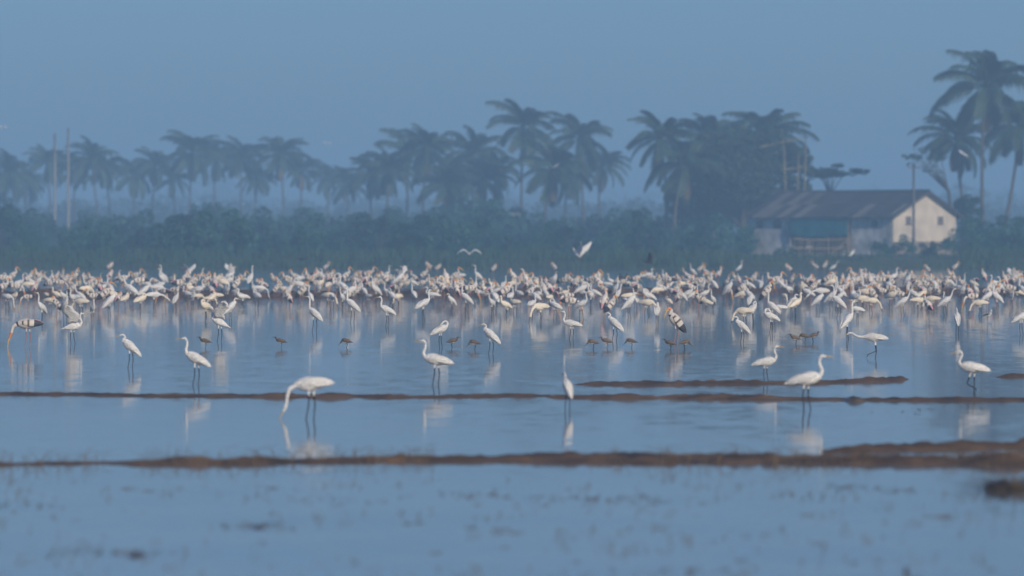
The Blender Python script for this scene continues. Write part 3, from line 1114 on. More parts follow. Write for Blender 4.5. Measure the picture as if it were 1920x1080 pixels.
def stork_parts(pose):
    p = ST[pose]
    cx, cz, phi = p["b"]
    c = body_ctrl(cx, cz, phi, 1.12, 1.08)
    nk = p["n"]
    ctrl = neck_ctrl(c, nk[:-1], 0.058, 0.028)
    hx, hz = nk[-1]
    b1 = p["bill"][0]
    bl = sqrt(b1[0] ** 2 + b1[1] ** 2)
    ux, uz = b1[0] / bl, b1[1] / bl
    ctrl += [(hx, hz, 0.031, 0.034), (hx + ux * 0.045, hz + uz * 0.045, 0.023, 0.024)]
    body = MB()
    path = to_path(ctrl)
    n = len(path)
    mats = [M_DARKW if i < 5 else M_SGREY for i in range(n - 1)]
    for i in range(22, 24):
        mats[i] = M_DARKW
    for i in range(n - 8, n - 1):
        mats[i] = M_ORANGE
    body.loft(path, 12, mats)
    legs = p.get("legs") or (((0.03, cz - 0.08), (0.03, 0.29), (0.07, 0.0), 0), ((-0.03, cz - 0.08), (-0.06, 0.29), (-0.03, 0.0), 0))
    for i, (h, k, f, lift) in enumerate(legs):
        leg(body, h, k, f, lift, M_SGREY, M_PLEG, (0.038, -0.038)[i], 0.009)
    bill = MB()
    bp = [(hx + ux * 0.03, hz + uz * 0.03, 0.020, 0.022)] + [(hx + dx, hz + dz, r, r * 1.1) for (dx, dz), r in zip(p["bill"], (0.016, 0.012, 0.006))]
    bill.loft(to_path(bp, 3), 7, M_YBILL)
    wings = []
    for sy in (-1, 1):
        w = MB()
        pts = []
        cc = catmull(c, 2)
        m2 = []
        for i, (x, z, rw, rh) in enumerate(cc[1:-1]):
            t = i / (len(cc) - 3)
            f = sin(pi * min(1, 0.02 + 0.94 * t)) ** 0.75
            pts.append((Vector((x, sy * (rw * 0.85 + 0.006), z + rh * 0.15)), 0.022 * f + 0.003, 0.078 * f + 0.004))
            m2.append(M_DARKW if t < 0.36 else M_BROWN if i in (7, 10) else M_SGREY)
        w.loft(pts, 8, m2)
        wings.append(w)
    plume = MB()
    ux, uz = cos(phi), sin(phi)
    plume.loft([(Vector((cx - ux * q, 0, cz - uz * q + off)), w_, h_) for q, off, w_, h_ in
                ((0.02, 0.085, 0.02, 0.01), (0.12, 0.083, 0.06, 0.024), (0.22, 0.06, 0.062, 0.026), (0.30, 0.035, 0.038, 0.018), (0.36, 0.012, 0.008, 0.006))], 8, M_PINK)
    return body, bill, plume, wings


SB = {
    "sweep": dict(b=(0.0, 0.50, 0.02), n=((0.22, 0.47), (0.28, 0.41), (0.31, 0.33), (0.33, 0.26)), bill=(0.07, -0.22)),
    "sleep": dict(b=(0.0, 0.50, 0.35), n=((0.18, 0.58), (0.19, 0.64), (0.14, 0.675), (0.08, 0.66)), bill=(-0.16, -0.10)),
    "stand": dict(b=(0.0, 0.50, 0.45), n=((0.19, 0.62), (0.20, 0.69), (0.185, 0.75), (0.21, 0.80)), bill=(0.16, -0.12)),
}


def spoonbill_parts(pose):
    p = SB[pose]
    cx, cz, phi = p["b"]
    c = body_ctrl(cx, cz, phi, 1.0, 1.1)
    nk = p["n"]
    ctrl = neck_ctrl(c, nk[:-1], 0.048, 0.026)
    hx, hz = nk[-1]
    bx, bz = p["bill"]
    bl = sqrt(bx * bx + bz * bz)
    ux, uz = bx / bl, bz / bl
    ctrl += [(hx, hz, 0.028, 0.032), (hx + ux * 0.045, hz + uz * 0.045, 0.018, 0.018)]
    body = MB()
    body.loft(to_path(ctrl), 12, M_CREAM)
    for i, (h, k, f) in enumerate((((0.02, cz - 0.06), (0.0, 0.22), (0.05, 0.0)), ((-0.02, cz - 0.06), (-0.06, 0.22), (-0.06, 0.0)))):
        leg(body, h, k, f, 0, M_CREAM, M_BLEG, (0.034, -0.034)[i], 0.009)
    bill = MB()
    s = Vector((hx + ux * 0.03, 0, hz + uz * 0.03))
    dv = Vector((ux, 0, uz))
    bill.loft([(s, 0.016, 0.016), (s + dv * bl * 0.4, 0.010, 0.007), (s + dv * bl * 0.72, 0.013, 0.005), (s + dv * bl * 0.9, 0.026, 0.005), (s + dv * bl, 0.016, 0.003)], 8, M_BLEG)
    wings = []
    for sy in (-1, 1):
        w = MB(); folded_wing(w, c, sy, M_CREAM, 1.05); wings.append(w)
    return body, bill, wings


def sandpiper_mesh(pose):
    mb = MB()
    low = pose == "feed"
    c = [(-0.12, 0.10, 0.004, 0.003), (-0.08, 0.115, 0.022, 0.016), (-0.02, 0.13, 0.040, 0.038), (0.03, 0.14, 0.040, 0.042), (0.065, 0.15, 0.026, 0.03)]
    c += [(0.085, 0.165 if not low else 0.13, 0.017, 0.018), (0.10, 0.195 if not low else 0.11, 0.018, 0.019), (0.118, 0.196 if not low else 0.095, 0.010, 0.010)]
    path = to_path(c)
    mb.loft(path, 10, [M_BROWN if i < 15 else M_BROWN for i in range(len(path))])
    mb.loft([(Vector((-0.03, 0, 0.105)), 0.02, 0.012), (Vector((0.02, 0, 0.105)), 0.034, 0.018), (Vector((0.06, 0, 0.125)), 0.018, 0.016)], 8, M_PALE)
    hx, hz = c[-1][0], c[-1][1]
    mb.tube([Vector((hx - .01, 0, hz)), Vector((hx + 0.05, 0, hz - (0.005 if not low else 0.05)))], [0.005, 0.002], 5, M_BLEG)
    for y in (0.015, -0.015):
        mb.tube([Vector((0.0, y, 0.105)), Vector((-0.015, y, 0.055)), Vector((0.005, y, 0.0))], [0.006, 0.004, 0.004], 5, M_BLEG)
    return mb.mesh("sandpiper")


def stilt_mesh():
    mb = MB()
    c = [(-0.17, 0.19, 0.004, 0.003), (-0.10, 0.205, 0.02, 0.016), (-0.02, 0.225, 0.034, 0.033), (0.05, 0.245, 0.028, 0.032), (0.075, 0.275, 0.014, 0.016), (0.08, 0.315, 0.012, 0.012),
         (0.09, 0.345, 0.016, 0.017), (0.11, 0.35, 0.008, 0.008)]
    mb.loft(to_path(c), 10, M_WHITE)
    for sy in (-1, 1):
        mb.loft([(Vector((0.05, sy * 0.022, 0.25)), 0.006, 0.012), (Vector((-0.03, sy * 0.03, 0.235)), 0.008, 0.026), (Vector((-0.12, sy * 0.016, 0.21)), 0.006, 0.014), (Vector((-0.19, sy * 0.005, 0.19)), 0.003, 0.004)], 8, M_DARKW)
    mb.tube([Vector((0.105, 0, 0.35)), Vector((0.175, 0, 0.345))], [0.004, 0.002], 5, M_BLEG)
    for y in (0.014, -0.014):
        mb.tube([Vector((-0.01, y, 0.2)), Vector((-0.025, y, 0.1)), Vector((0.0, y, 0.0))], [0.006, 0.005, 0.004], 5, M_PLEG)
    return mb.mesh("stilt")


def flying_parts(material, arch, span, neck="tucked"):
    """arch: list of (span fraction, dihedral) for the wing; the bird faces +X"""
    body = MB()
    c = [(-0.26, 0.0, 0.004, 0.003), (-0.20, 0.005, 0.035, 0.012), (-0.10, 0.0, 0.055, 0.05), (0.02, 0.0, 0.07, 0.07), (0.12, -0.01, 0.055, 0.06)]
    if neck == "tucked":
        c += [(0.19, -0.03, 0.035, 0.05), (0.23, 0.01, 0.024, 0.028), (0.265, 0.03, 0.022, 0.023), (0.30, 0.025, 0.012, 0.012)]
    else:
        c += [(0.22, -0.005, 0.028, 0.028), (0.34, 0.01, 0.018, 0.018), (0.43, 0.02, 0.02, 0.022), (0.47, 0.02, 0.012, 0.012)]
    body.loft(to_path(c), 10, material)
    for y in (0.02, -0.02):
        body.tube([Vector((-0.16, y, -0.02)), Vector((-0.36, y, -0.02)), Vector((-0.48, y * 0.7, -0.03))], [0.012, 0.008, 0.005], 5, M_BLEG)
    bill = MB()
    x, z = c[-1][0], c[-1][1]
    bill.loft([(Vector((x - 0.01, 0, z)), 0.011, 0.012), (Vector((x + 0.05, 0, z - 0.003)), 0.006, 0.007), (Vector((x + 0.13, 0, z - 0.01)), 0.001, 0.001)], 6, M_YBILL if material is M_WHITE else M_BLEG)
    wings = []
    for sy in (-1, 1):
        w = MB()
        st = []
        p = Vector((0.08, sy * 0.05, 0.035))
        n = 11
        for i in range(n):
            t = i / (n - 1)
            k = 0
            while k < len(arch) - 2 and t > arch[k + 1][0]:
                k += 1
            u = min(1, max(0, (t - arch[k][0]) / (arch[k + 1][0] - arch[k][0])))
            a = arch[k][1] + (arch[k + 1][1] - arch[k][1]) * u
            if i:
                p = p + Vector((0.05 if t < 0.45 else -0.045, sy * cos(a), sin(a))) * (span / 2 / (n - 1))
            ch = 0.25 * (1 - 0.1 * t) * (1 - 0.75 * max(0, t - 0.6) / 0.4)
            rg = 0.02 * (i % 2)
            st.append([p.copy(), p + Vector((-ch * .35, 0, 0.012)), p + Vector((-ch * .7, 0, 0.006)), p + Vector((-ch - rg, 0, -0.02))])
        w.panel(st, 0.012, material)
        wings.append(w)
    return body, bill, wings


CACHE = {}


def bird_meshes(kind, pose):
    """(separate meshes by part, one joined mesh)"""
    key = (kind, pose)
    if key in CACHE:
        return CACHE[key]
    if kind == "egret" or kind == "egret_up":
        body, bill, eyes, wings = egret_parts(pose, wings_up=kind == "egret_up")
        parts = [("bill", bill), ("eye", eyes), ("wing", wings[0]), ("wing", wings[1])]
    elif kind == "stork":
        body, bill, pl, wings = stork_parts(pose)
        parts = [("bill", bill), ("tail_plume", pl), ("wing", wings[0]), ("wing", wings[1])]
    elif kind == "spoonbill":
        body, bill, wings = spoonbill_parts(pose)
        parts = [("bill", bill), ("wing", wings[0]), ("wing", wings[1])]
    else:
        arch, span, material, nk = {
            "fly_arch": (((0, 1.0), (0.4, 0.5), (0.5, -0.3), (1, -0.95)), 1.5, M_WHITE, "tucked"),
            "fly_vee": (((0, 0.7), (0.5, 0.55), (1, 0.35)), 1.45, M_WHITE, "tucked"),
            "fly_flat": (((0, 0.25), (0.5, 0.0), (1, -0.2)), 1.5, M_WHITE, "tucked"),
            "fly_up": (((0, 1.2), (0.5, 1.05), (1, 0.8)), 1.5, M_WHITE, "tucked"),
            "dark_up": (((0, 1.0), (0.5, 0.95), (1, 0.7)), 1.35, M_DARKW, "out"),
            "dark_flat": (((0, 0.4), (0.45, 0.0), (1, -0.35)), 1.3, M_DARKW, "out")}[pose]
        body, bill, wings = flying_parts(material, arch, span, nk)
        parts = [("bill", bill), ("wing", wings[0]), ("wing", wings[1])]
    name = {"egret_up": "egret", "fly": "egret"}.get(kind, kind)
    sep = (body.mesh(name), [(n, m.mesh(n)) for n, m in parts])
    joined = merge(body, *[m for _, m in parts]).mesh(name)
    CACHE[key] = (sep, joined)
    return CACHE[key]


BNAME = {"egret": "egret", "egret_up": "egret", "stork": "stork", "spoonbill": "spoonbill"}


def bird(kind, pose, px, py, face, label, group, s=1.0, near=True, z=None, rnd=None):
    """px, py: where the feet meet the water; face: heading in degrees, 0 = right, 180 = left, 90 = away"""
    if z is None:
        loc = G(px, py, 0.0)
        loc.z = -0.06
    else:
        loc = G(px, py, z)
    sep, joined = bird_meshes(kind, pose)
    o = link(BNAME[kind], sep[0] if near else joined)
    o.location = loc
    o.rotation_euler = (0, 0, radians(face))
    kz = 1.0 if near and rnd is None else random.uniform(0.92, 1.1)
    o.scale = (s, s * random.uniform(0.9, 1.1), s * kz)
    tag(o, label, BNAME[kind], group)
    if near:
        for n, me in sep[1]:
            link(n, me, o)
    return o


NEAR = "birds wading in the near water"
for args in (
    ("egret", "stalk", 1640, 672, 180, "egret stalking low with neck stretched left and one leg folded", 1.0),
    ("egret", "step", 1824, 737, 180, "egret stepping at the right between two mud ridges, bill to the left", 1.02),
    ("egret", "level", 1512, 768, 0, "large egret standing in front of the mud ridge, facing right", 1.1),
    ("egret", "level", 1436, 716, 8, "egret behind the mud ridge with reflection, left of the large egret", 0.88),
    ("egret", "hunched", 1392, 643, 190, "egret facing left alone in open water below the big round tree", 0.92),
    ("egret", "preen", 1446, 624, 200, "egret with its head turned to its back, behind the three brown waders", 0.95),
    ("egret", "tall", 1450, 606, 172, "slender upright egret leaning left in front of the packed storks", 1.0),
    ("egret", "tall", 1589, 637, 35, "egret seen from behind just above the stalking egret's head", 1.02),
    ("egret", "lean", 1692, 592, 0, "first of two egrets stretching their necks to the right below the gable", 0.98),
    ("egret", "lean", 1772, 592, 0, "second of two egrets stretching their necks to the right below the gable", 1.0),
    ("egret", "hunched", 1795, 628, 92, "egret turned away, behind the stepping egret", 1.0),
    ("egret", "alert", 1915, 628, 10, "egret cut by the right edge of the picture", 1.0),
    ("stork", "rest", 1268, 646, 195, "hunched stork with long orange bill pointing down, nearest of the storks", 1.1),
    ("egret", "preen", 1232, 612, 80, "egret seen from behind, left of the nearest stork", 1.0),
    ("egret", "hunched", 1153, 640, 165, "egret hunched over the small brown waders in the middle", 1.0),
    ("egret", "level", 1072, 636, 180, "egret with upright neck and level back, left of the hunched one", 0.95),
    ("egret", "hunched", 921, 664, 175, "small egret standing apart right of the middle, facing left", 0.95),
    ("egret", "level", 818, 722, 180, "egret in the open middle water with raised neck, facing left", 1.06),
    ("egret", "alert", 368, 722, 180, "tall egret at the left on the low mud ridge, facing left", 0.98),
    ("egret", "hunched", 245, 690, 185, "egret left of the tall egret on the low mud ridge", 0.95),
    ("egret", "feed", 583, 786, 180, "egret bending its bill down to the water, nearest at the left", 1.12),
    ("egret", "hunched", 1064, 770, 110, "egret turned away in the middle of the near water", 0.82),
    ("egret", "preen", 826, 652, 20, "egret preening behind the egret in the open middle water", 0.92),
    ("egret_up", "alert", 412, 640, 180, "egret holding its wings half open, left of the middle", 1.0),
    ("egret_up", "level", 136, 645, 0, "egret with both wings lifted near the left edge", 1.0),
    ("stork", "feed", 52, 652, 180, "stork with dark wings feeding at the left edge", 1.08),
    ("egret", "tall", 590, 622, 160, "thin tall egret standing alone in front of the left flock", 1.02),
    ("egret", "tall", 661, 604, 175, "tall egret with neck up in front of the flock under the middle grove", 1.08),
    ("egret", "alert", 726, 612, 200, "egret on the near side of the flock under the middle grove", 1.0),
    ("spoonbill", "sweep", 1634, 588, 0, "cream spoonbill sweeping its bill with dark legs apart, right of the egret seen from behind", 1.02),
    ("spoonbill", "sweep", 1616, 582, 195, "cream spoonbill with head down behind the egret seen from behind", 1.0),
    ("spoonbill", "sweep", 1722, 586, 20, "cream spoonbill feeding between the two stretching egrets", 1.0),
    ("spoonbill", "sweep", 1748, 583, 170, "cream spoonbill feeding just left of the second stretching egret", 1.0),
    ("spoonbill", "sweep", 1837, 592, 180, "cream spoonbill feeding at the right behind the egret turned away", 1.0),
    ("stork", "feed", 1825, 584, 200, "stork feeding with orange bill beside the right-hand spoonbill", 1.0),
    ("spoonbill", "sweep", 1395, 612, 170, "cream spoonbill with lowered head in front of the packed storks", 1.05),
    ("egret", "preen", 1412, 606, 60, "egret close beside the spoonbill in front of the packed storks", 0.95),
    ("egret", "hunched", 1484, 592, 20, "egret at the water's edge in front of the packed storks, facing right", 0.98),
    ("egret", "hunched", 1534, 586, 0, "egret leaning down to the right beside the bund's end", 1.0),
    ("egret", "alert", 1600, 575, 90, "egret with raised neck turned to the bund below the teal tarpaulin", 1.0),
    ("egret", "reach", 1462, 600, 185, "egret reaching forward with a low neck beside the slender upright egret", 0.9),
    ("egret", "alert", 1712, 574, 150, "egret standing behind the first stretching egret", 1.0),
    ("egret", "tall", 1870, 585, 200, "tall egret at the right edge of the flock", 1.05),
    ("egret", "lean", 1852, 580, 10, "egret leaning right near the right end of the flock", 1.0),
):
    bird(*args[:5], args[5], NEAR, s=args[6])

SP = [sandpiper_mesh("stand"), sandpiper_mesh("feed")]
for i, (px, py, f, lab) in enumerate((
        (1492, 646, 200, "leftmost of three small brown waders below the packed storks"), (1509, 642, 170, "middle one of three small brown waders below the packed storks"),
        (1525, 641, 10, "rightmost of three small brown waders below the packed storks"), (1112, 654, 190, "small brown wader left of the hunched egret in the middle"),
        (1138, 652, 175, "small brown wader right below the hunched egret in the middle"), (1184, 652, 185, "small brown wader between the hunched egret and the nearest stork"),
        (1257, 656, 160, "small brown wader at the left foot of the nearest stork"), (1284, 655, 20, "small brown wader at the right foot of the nearest stork"),
        (527, 652, 180, "small brown wader at the left of the tall thin egret"), (650, 652, 170, "small brown wader below the tall egret of the middle flock"),
        (848, 652, 10, "small brown wader beside the preening egret"), (890, 655, 190, "small brown wader left of the small egret standing apart"), (385, 652, 180, "small brown wader near the egret with half open wings"))):
    o = link("sandpiper", SP[i % 2])
    o.location = G(px, py) - Vector((0, 0, 0.01))
    o.rotation_euler = (0, 0, radians(f))
    o.scale = (1.35,) * 3
    tag(o, lab, "wader", "small brown waders")
o = link("stilt", stilt_mesh())
o.location = G(1853, 606); o.rotation_euler = (0, 0, radians(10)); o.scale = (1.15,) * 3
tag(o, "small black and white stilt right of the egret turned away", "stilt")

# the packed flock in the middle distance
ZONES = ((0, 200, "below the two pale poles"), (200, 420, "below the hazy palms' left end"), (420, 650, "below the hazy palms' right end"),
         (650, 880, "below the middle grove's left half"), (880, 1130, "below the middle grove's right half"), (1130, 1280, "below the lone palm"),
         (1280, 1410, "below the big round tree"), (1410, 1540, "below the house's left end"), (1540, 1680, "below the teal tarpaulin"),
         (1680, 1800, "below the cream gable"), (1800, 1940, "below the tall right palms"))
ROWS = (("far", 538, 552), ("second", 552, 566), ("third", 566, 580), ("front", 580, 602))
ADJ = {"alert": "alert", "tall": "tall necked", "lean": "leaning", "hunched": "hunched", "level": "level backed", "feed": "feeding", "reach": "reaching", "step": "stepping", "preen": "preening",
       "stand": "upright", "rest": "resting", "walk": "walking", "sweep": "feeding", "sleep": "sleeping"}
POSEW = {"alert": "with raised neck", "tall": "stretched tall", "lean": "leaning forward", "hunched": "hunched", "level": "with level back",
         "feed": "bending to feed", "reach": "reaching forward", "step": "stepping", "preen": "preening", "stand": "standing upright", "rest": "resting", "walk": "walking", "sweep": "feeding", "sleep": "asleep"}
COLW = {"egret": "white egret", "stork": "grey stork", "spoonbill": "cream spoonbill"}
rf = random.Random(2024)
placed = []
for ri, (rn, y0, y1) in enumerate(ROWS):
    px = -8.0 + ri * 5
    gapmean = (13.5, 15.5, 21.0, 40.0)[ri]
    while px < 1930:
        dens = 1.0
        if ri >= 2 and 1545 < px < 1700: dens = 2.2
        if ri == 3 and px > 1380: dens = 3.0
        if ri == 3 and px < 1380: dens = 1.0
        px += gapmean * dens * rf.uniform(0.3, 1.6) * max(0.35, 1.0 + 1.5 * fbm(px * 0.011, ri * 3.3, 0.5, 3))
        py = rf.uniform(y0 - 4, y1 + 4)
        r = rf.random()
        if ri <= 1:
            kind = "stork" if r < 0.62 else "egret" if r < 0.85 else "spoonbill"
        else:
            kind = "egret" if r < 0.50 else "stork" if r < 0.75 else "spoonbill"
        if kind == "egret":
            pose = rf.choice(("alert", "alert", "tall", "tall", "lean", "hunched", "hunched", "preen", "level", "reach", "feed", "step"))
        elif kind == "stork":
            pose = rf.choice(("stand", "rest", "rest", "preen", "feed", "walk"))
        else:
            pose = rf.choice(("sweep", "sweep", "sleep", "sleep", "stand"))
        zn = next((n for a, b, n in ZONES if a <= px < b), ZONES[0 if px < 0 else -1][2])
        z = None
        lab = "%s %s in the flock's %s row %s" % (COLW[kind], POSEW[pose], rn, zn)
        ob = bird(kind, pose, px, py, rf.choice((0, 180)) + rf.uniform(-75, 75), lab, "flock " + zn, s=rf.uniform(0.80, 1.15), near=ri == 3, z=0.10 if 545 < py < 560 else z)
        placed.append((ob, (kind, pose, rn, zn)))

groups = {}
for o, key in placed:
    groups.setdefault(key, []).append(o)
for (kind, pose, rn, zn), lst in groups.items():
    if len(lst) > 1:
        for i, o in enumerate(sorted(lst, key=lambda q: q.location.x / q.location.y)):
            o["label"] = "%s %s %s from left, flock's %s row %s" % (ORD[i], ADJ[pose], COLW[kind], rn, zn)

# birds on the far shore in front of the house
for px, py, kind, pose, f in ((1475, 493, "egret", "lean", 0), (1580, 492, "egret", "tall", 20), (1597, 490, "egret", "hunched", 10), (1624, 492, "egret", "lean", 10), (1748, 492, "egret", "tall", 170)):
    x = (px - 960) / F * D(py, 0.5)
    d = D(py, 0.5)
    bird(kind, pose, px, py, f, "small white egret on the bank %s" % {1475: "left of the bamboo fence", 1580: "at the right end of the bamboo fence", 1597: "just right of the bamboo fence",
         1624: "between the fence and the utility pole", 1748: "right of the utility pole"}[px], "egrets on the far bank", z=land_z(x, d) - 0.02, near=False)
for px, py, kind, pose, f, lab in ((1386, 516, "egret", "tall", 10, "tall egret in the far water at the shrubs left of the house"), (1312, 520, "stork", "stand", 0, "stork in the far water below the big round tree"),
        (1300, 524, "egret", "tall", 180, "egret in the far water beside a stork below the big round tree"), (1480, 522, "stork", "preen", 170, "preening stork in the far water below the house's left end"),
        (1530, 516, "stork", "stand", 180, "first of two storks in the far water below the tarpaulin"), (1546, 514, "stork", "rest", 10, "second of two storks in the far water below the tarpaulin"),
        (1562, 514, "egret", "lean", 0, "egret in the far water right of the two storks below the tarpaulin"), (610, 516, "stork", "stand", 20, "stork standing high behind the flock at the left"),
        (205, 516, "stork", "preen", 0, "stork behind the flock near the pale poles"), (925, 518, "stork", "rest", 10, "stork behind the flock below the middle grove"),
        (805, 516, "stork", "preen", 180, "left one of a stork pair behind the flock"), (820, 516, "stork", "preen", 0, "right one of a stork pair behind the flock"),
        (1040, 515, "stork", "rest", 180, "resting stork behind the flock under the leaning palm"), (1740, 520, "stork", "rest", 180, "stork behind the flock below the gable"),
        (1790, 515, "stork", "stand", 0, "stork behind the flock right of the gable")):
    bird(kind, pose, px, py, f, lab, "birds in the far water", near=False)
for px, py, f, lab in ((352, 540, 150, "egret flapping raised wings at the back of the left flock"), (752, 545, 170, "egret flapping raised wings below the middle grove"),
                       (432, 536, 20, "egret with lifted wings behind the left flock"), (1900, 545, 10, "egret with spread wings at the right end of the flock")):
    bird("egret_up", "alert", px, py, f, lab, "egrets flapping in the flock", near=False, z=0.08)


def flyer(pose, px, py, d, face, label, cat, name, s=1.0, pitch=0.0, roll=0.0):
    sep, joined = bird_meshes("fly", pose)
    o = link(name, sep[0])
    o.location = P(px, py, d)
    o.rotation_euler = (roll, pitch, radians(face))
    o.scale = (s,) * 3
    tag(o, label, cat, "birds in flight")
    for n, me in sep[1]:
        link(n, me, o)


flyer("fly_arch", 880, 476, 330, 95, "white egret flying away with arched wings just above the flock", "egret", "flying_egret", s=1.15, pitch=-0.1)
flyer("fly_arch", 964, 404, 560, 80, "small white bird flying low before the middle grove's bushes", "egret", "flying_egret")
flyer("fly_vee", 1038, 314, 600, 120, "white bird flying in front of the leaning palm's crown", "egret", "flying_egret")
flyer("fly_arch", 612, 270, 640, 70, "pale bird flying in the sky left of the middle grove", "egret", "flying_egret")
flyer("fly_flat", 1805, 288, 500, 30, "white bird gliding in front of the right palms", "egret", "flying_egret", roll=0.4)
flyer("fly_arch", 4, 240, 600, 60, "white bird flying at the left edge of the sky", "egret", "flying_egret")
flyer("fly_up", 1082, 476, 300, 150, "white egret beating up from the flock with raised wings", "egret", "flying_egret", s=1.25, pitch=-0.8)
flyer("fly_flat", 1517, 464, 480, 160, "small white bird flying in front of the bamboo fence", "egret", "flying_egret", s=0.9)
flyer("dark_up", 1216, 492, 300, 170, "dark bird rising from the flock with wings raised", "dark bird", "flying_ibis", pitch=-0.3)
flyer("dark_flat", 566, 486, 350, 150, "dark bird flying over the left flock", "dark bird", "flying_ibis")
flyer("dark_up", 1175, 535, 262, 20, "dark bird landing in the flock left of the lone palm", "dark bird", "flying_ibis", pitch=-0.4)


# ------------------------------------------------------------------ debris in the shallow water
def stubble():
    rnd = random.Random(8)
    mb = MB()
    for i in range(800):
        py = rnd.uniform(895, 1095)
        px = rnd.uniform(-20, 1940)
        b = G(px, py)
        if fbm(b.x * 0.35, b.y * 0.25, 9.0) < -0.05:
            continue
        for _ in range(rnd.choice((1, 1, 2, 3))):
            h = rnd.uniform(0.015, 0.085)
            a = Vector((rnd.gauss(0, 0.02), rnd.gauss(0, 0.03), -0.01)) + b
            ln = Vector((rnd.gauss(0, 0.035), rnd.gauss(0, 0.03), h))
            mb.tube([a, a + ln * 0.6, a + ln + Vector((rnd.gauss(0, .02), 0, -0.01))], [0.003, 0.0025, 0.0015], 3, M_STRAW, cap=False)
    tag(mb.build("paddy_stubble", smooth=False), "sparse rice stubble poking out of the near water", "stubble", kind="stuff")


stubble()


def floating_weed():
    rnd = random.Random(18)
    mb = MB()
    for (px, py, w, n) in ((1130, 936, 110, 60), (480, 986, 70, 50), (200, 1036, 120, 70), (1600, 914, 60, 40), (1520, 930, 90, 40), (60, 950, 80, 40), (900, 930, 120, 45), (1690, 921, 50, 30),
                           (620, 940, 90, 30), (1250, 938, 90, 35), (1310, 1070, 100, 30), (1720, 770, 60, 40), (1840, 772, 50, 25), (1470, 628, 40, 20), (1330, 642, 60, 30)):
        for _ in range(n):
            b = G(px + rnd.gauss(0, w * 0.62), py + rnd.gauss(0, 4.5))
            a = rnd.uniform(0, pi)
            u = Vector((cos(a), sin(a), 0)) * rnd.uniform(0.008, 0.03)
            v = Vector((-sin(a), cos(a), 0)) * rnd.uniform(0.003, 0.010)
            z = Vector((0, 0, 0.006)); t = Vector((0, 0, rnd.uniform(0.001, 0.008)))
            mb.quad(b - u - v + z, b + u - v + z, b + u + v + z + t, b - u + v + z + t, M_STRAW)
    tag(mb.build("floating_weed", smooth=False), "thin drifts of brown weed floating on the near water", "weed", kind="stuff")


floating_weed()


def bund_straw():
    """dry stalks and weeds standing along the foreground bund"""
    rnd = random.Random(28)
    mb = MB()
    rows = ((-40, 874), (300, 869), (700, 862), (1000, 862), (1250, 866), (1500, 866), (1750, 866), (1960, 869))
    for _ in range(900):
        k = rnd.randrange(len(rows) - 1)
        (a, ya), (b, yb) = rows[k], rows[k + 1]
        t = rnd.random()
        p = G(a + (b - a) * t, ya + (yb - ya) * t)
        if fbm(p.x * 0.5, 2.2, 0, 3) < 0.02:
            continue
        p.y += rnd.gauss(0, 0.8)
        p.z = 0.02
        h = rnd.uniform(0.06, 0.24) * rnd.uniform(0.5, 1)
        ln = Vector((rnd.gauss(0, 0.5) * h, rnd.gauss(0, 0.4) * h, h))
        mb.tube([p - Vector((0, 0, 0.03)), p + ln * 0.6, p + ln + Vector((rnd.gauss(0, 0.4) * h, 0, -0.15 * h))], [0.004, 0.003, 0.0015], 3, M_STRAW, cap=False)
    tag(mb.build("dry_grass", smooth=False), "dry grass stalks standing along the foreground mud bund", "grass", kind="stuff")


bund_straw()
rt = random.Random(21)
for i in range(30):
    px, py = rt.uniform(20, 1900), rt.uniform(905, 1070)
    if i < 8:
        px, py = ((480, 984), (250, 1038), (1130, 936), (1600, 913), (1520, 966), (940, 932), (1690, 920), (1565, 1020))[i]
    b = G(px, py)
    mb = MB()
    n = rt.choice((1, 1, 2))
    for _ in range(n):
        a = rt.uniform(-0.5, 0.5) + (pi if rt.random() < 0.5 else 0)
        ln = rt.uniform(0.06, 0.2)
        p0 = Vector((rt.uniform(-.05, .05), rt.uniform(-.08, .08), -0.004))
        p1 = p0 + Vector((cos(a) * ln * 0.5, sin(a) * ln * 0.5, rt.uniform(0.005, 0.02)))
        p2 = p0 + Vector((cos(a) * ln, sin(a) * ln, rt.uniform(-0.01, 0.035)))
        mb.tube([p0, p1, p2], [0.005, 0.004, 0.002], 5, M_STRAW)
    o = mb.build("straw_twig")
    o.location = b
    q = "left" if px < 640 else "middle" if px < 1280 else "right"
    tag(o, "bent brown straw twig lying in the near water, %s part" % q, "twig", "straw twigs in the near water")


def clod(px, py, w, h, label, k):
    mb = MB()
    pts = []
    v, f = [], []
    n, r = 14, 5
    for j in range(r):
        t = j / (r - 1)
        for i in range(n):
            a = 2 * pi * i / n
            q = (1 - t) ** 0.6 * (0.8 + 0.35 * fbm(cos(a) * 1.3, sin(a) * 1.3, k + t))
            mb.v.append(Vector((cos(a) * w * q, sin(a) * w * 1.6 * q, -0.02 + (h + 0.02) * t * (0.85 + 0.3 * fbm(a, k)))))
    for j in range(r - 1):
        for i in range(n):
            mb.f.append((j * n + i, j * n + (i + 1) % n, (j + 1) * n + (i + 1) % n, (j + 1) * n + i)); mb.m.append(mb.mi(M_WETMUD))
    mb.f.append(tuple((r - 1) * n + i for i in range(n))); mb.m.append(0)
    o = mb.build("mud_clod")
    o.location = G(px, py)
    tag(o, label, "mud clod", "clods in the near water")


tw = [o for o in COL.objects if o.name.startswith("straw_twig")]
for q in ("left", "middle", "right"):
    for i, o in enumerate(sorted([o for o in tw if o["label"].endswith(q + " part")], key=lambda o: o.location.x / o.location.y)):
        o["label"] = "bent brown straw twig in the near water's %s third, %s from its left" % (q, NUM[i])


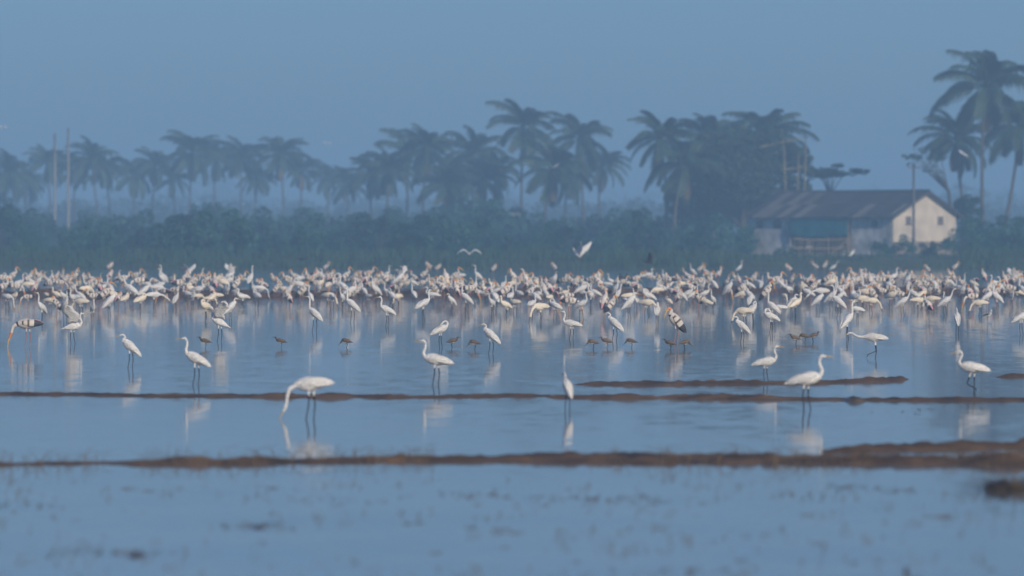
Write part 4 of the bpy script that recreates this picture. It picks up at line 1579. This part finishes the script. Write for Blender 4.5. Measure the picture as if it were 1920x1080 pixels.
clod(255, 1042, 0.16, 0.035, "flat mud clod in the bottom left water", 1)
clod(484, 990, 0.13, 0.03, "flat mud clod in the lower water left of the middle", 2)
clod(1700, 1074, 0.035, 0.07, "small dark stump at the bottom right corner", 3)
clod(1600, 752, 0.30, 0.09, "rounded mud hump on the thin ridge right of the large egret", 4)


def grass_clump(px, py, label):
    rnd = random.Random(6)
    mb = MB()
    root = link("grass_clump", None)
    root.location = G(px, py)
    tag(root, label, "grass clump")
    for _ in range(420):
        a = rnd.uniform(0, 2 * pi)
        r = abs(rnd.gauss(0, 0.17))
        b = Vector((cos(a) * r, sin(a) * r * 1.4, -0.02))
        L = rnd.uniform(0.12, 0.38)
        o = Vector((cos(a) * rnd.uniform(0.3, 1.1), sin(a) * rnd.uniform(0.3, 1.1), rnd.uniform(0.15, 0.9))).normalized()
        w = Vector((-sin(a), cos(a), 0)) * 0.005
        m = b + o * L * 0.55
        e = b + o * L + Vector((0, 0, -L * rnd.uniform(0.1, 0.5)))
        mb.quad(b - w, b + w, m + w, m - w, M_STRAW)
        mb.tri(m - w, m + w, e, M_STRAW)
    mb.build("blades", root, False)
    m2 = MB()
    m2.loft([(Vector((0, 0, -0.05)), 0.32, 0.32), (Vector((0, 0, 0.02)), 0.28, 0.28), (Vector((0.02, 0, 0.07)), 0.12, 0.12)], 14, M_WETMUD)
    m2.build("root_ball", root)


grass_clump(1895, 918, "tangled brown grass clump at the right edge of the near water")


# ------------------------------------------------------------------ haze
def haze():
    m = bpy.data.materials.new("haze_air")
    m.use_nodes = True
    n, l = m.node_tree.nodes, m.node_tree.links
    n.clear()
    v = n.new("ShaderNodeVolumePrincipled")
    v.inputs["Color"].default_value = (0.45, 0.74, 1.0, 1)
    v.inputs["Density"].default_value = 0.00098
    v.inputs["Anisotropy"].default_value = 0.0
    o = n.new("ShaderNodeOutputMaterial")
    l.new(v.outputs[0], o.inputs["Volume"])
    mb = MB()
    mb.box((-2700, -90, -1.5), (2700, 3100, 40), m)
    h = mb.build("haze", smooth=False)
    tag(h, "blue morning haze hanging over the fields", "haze", kind="stuff")


haze()
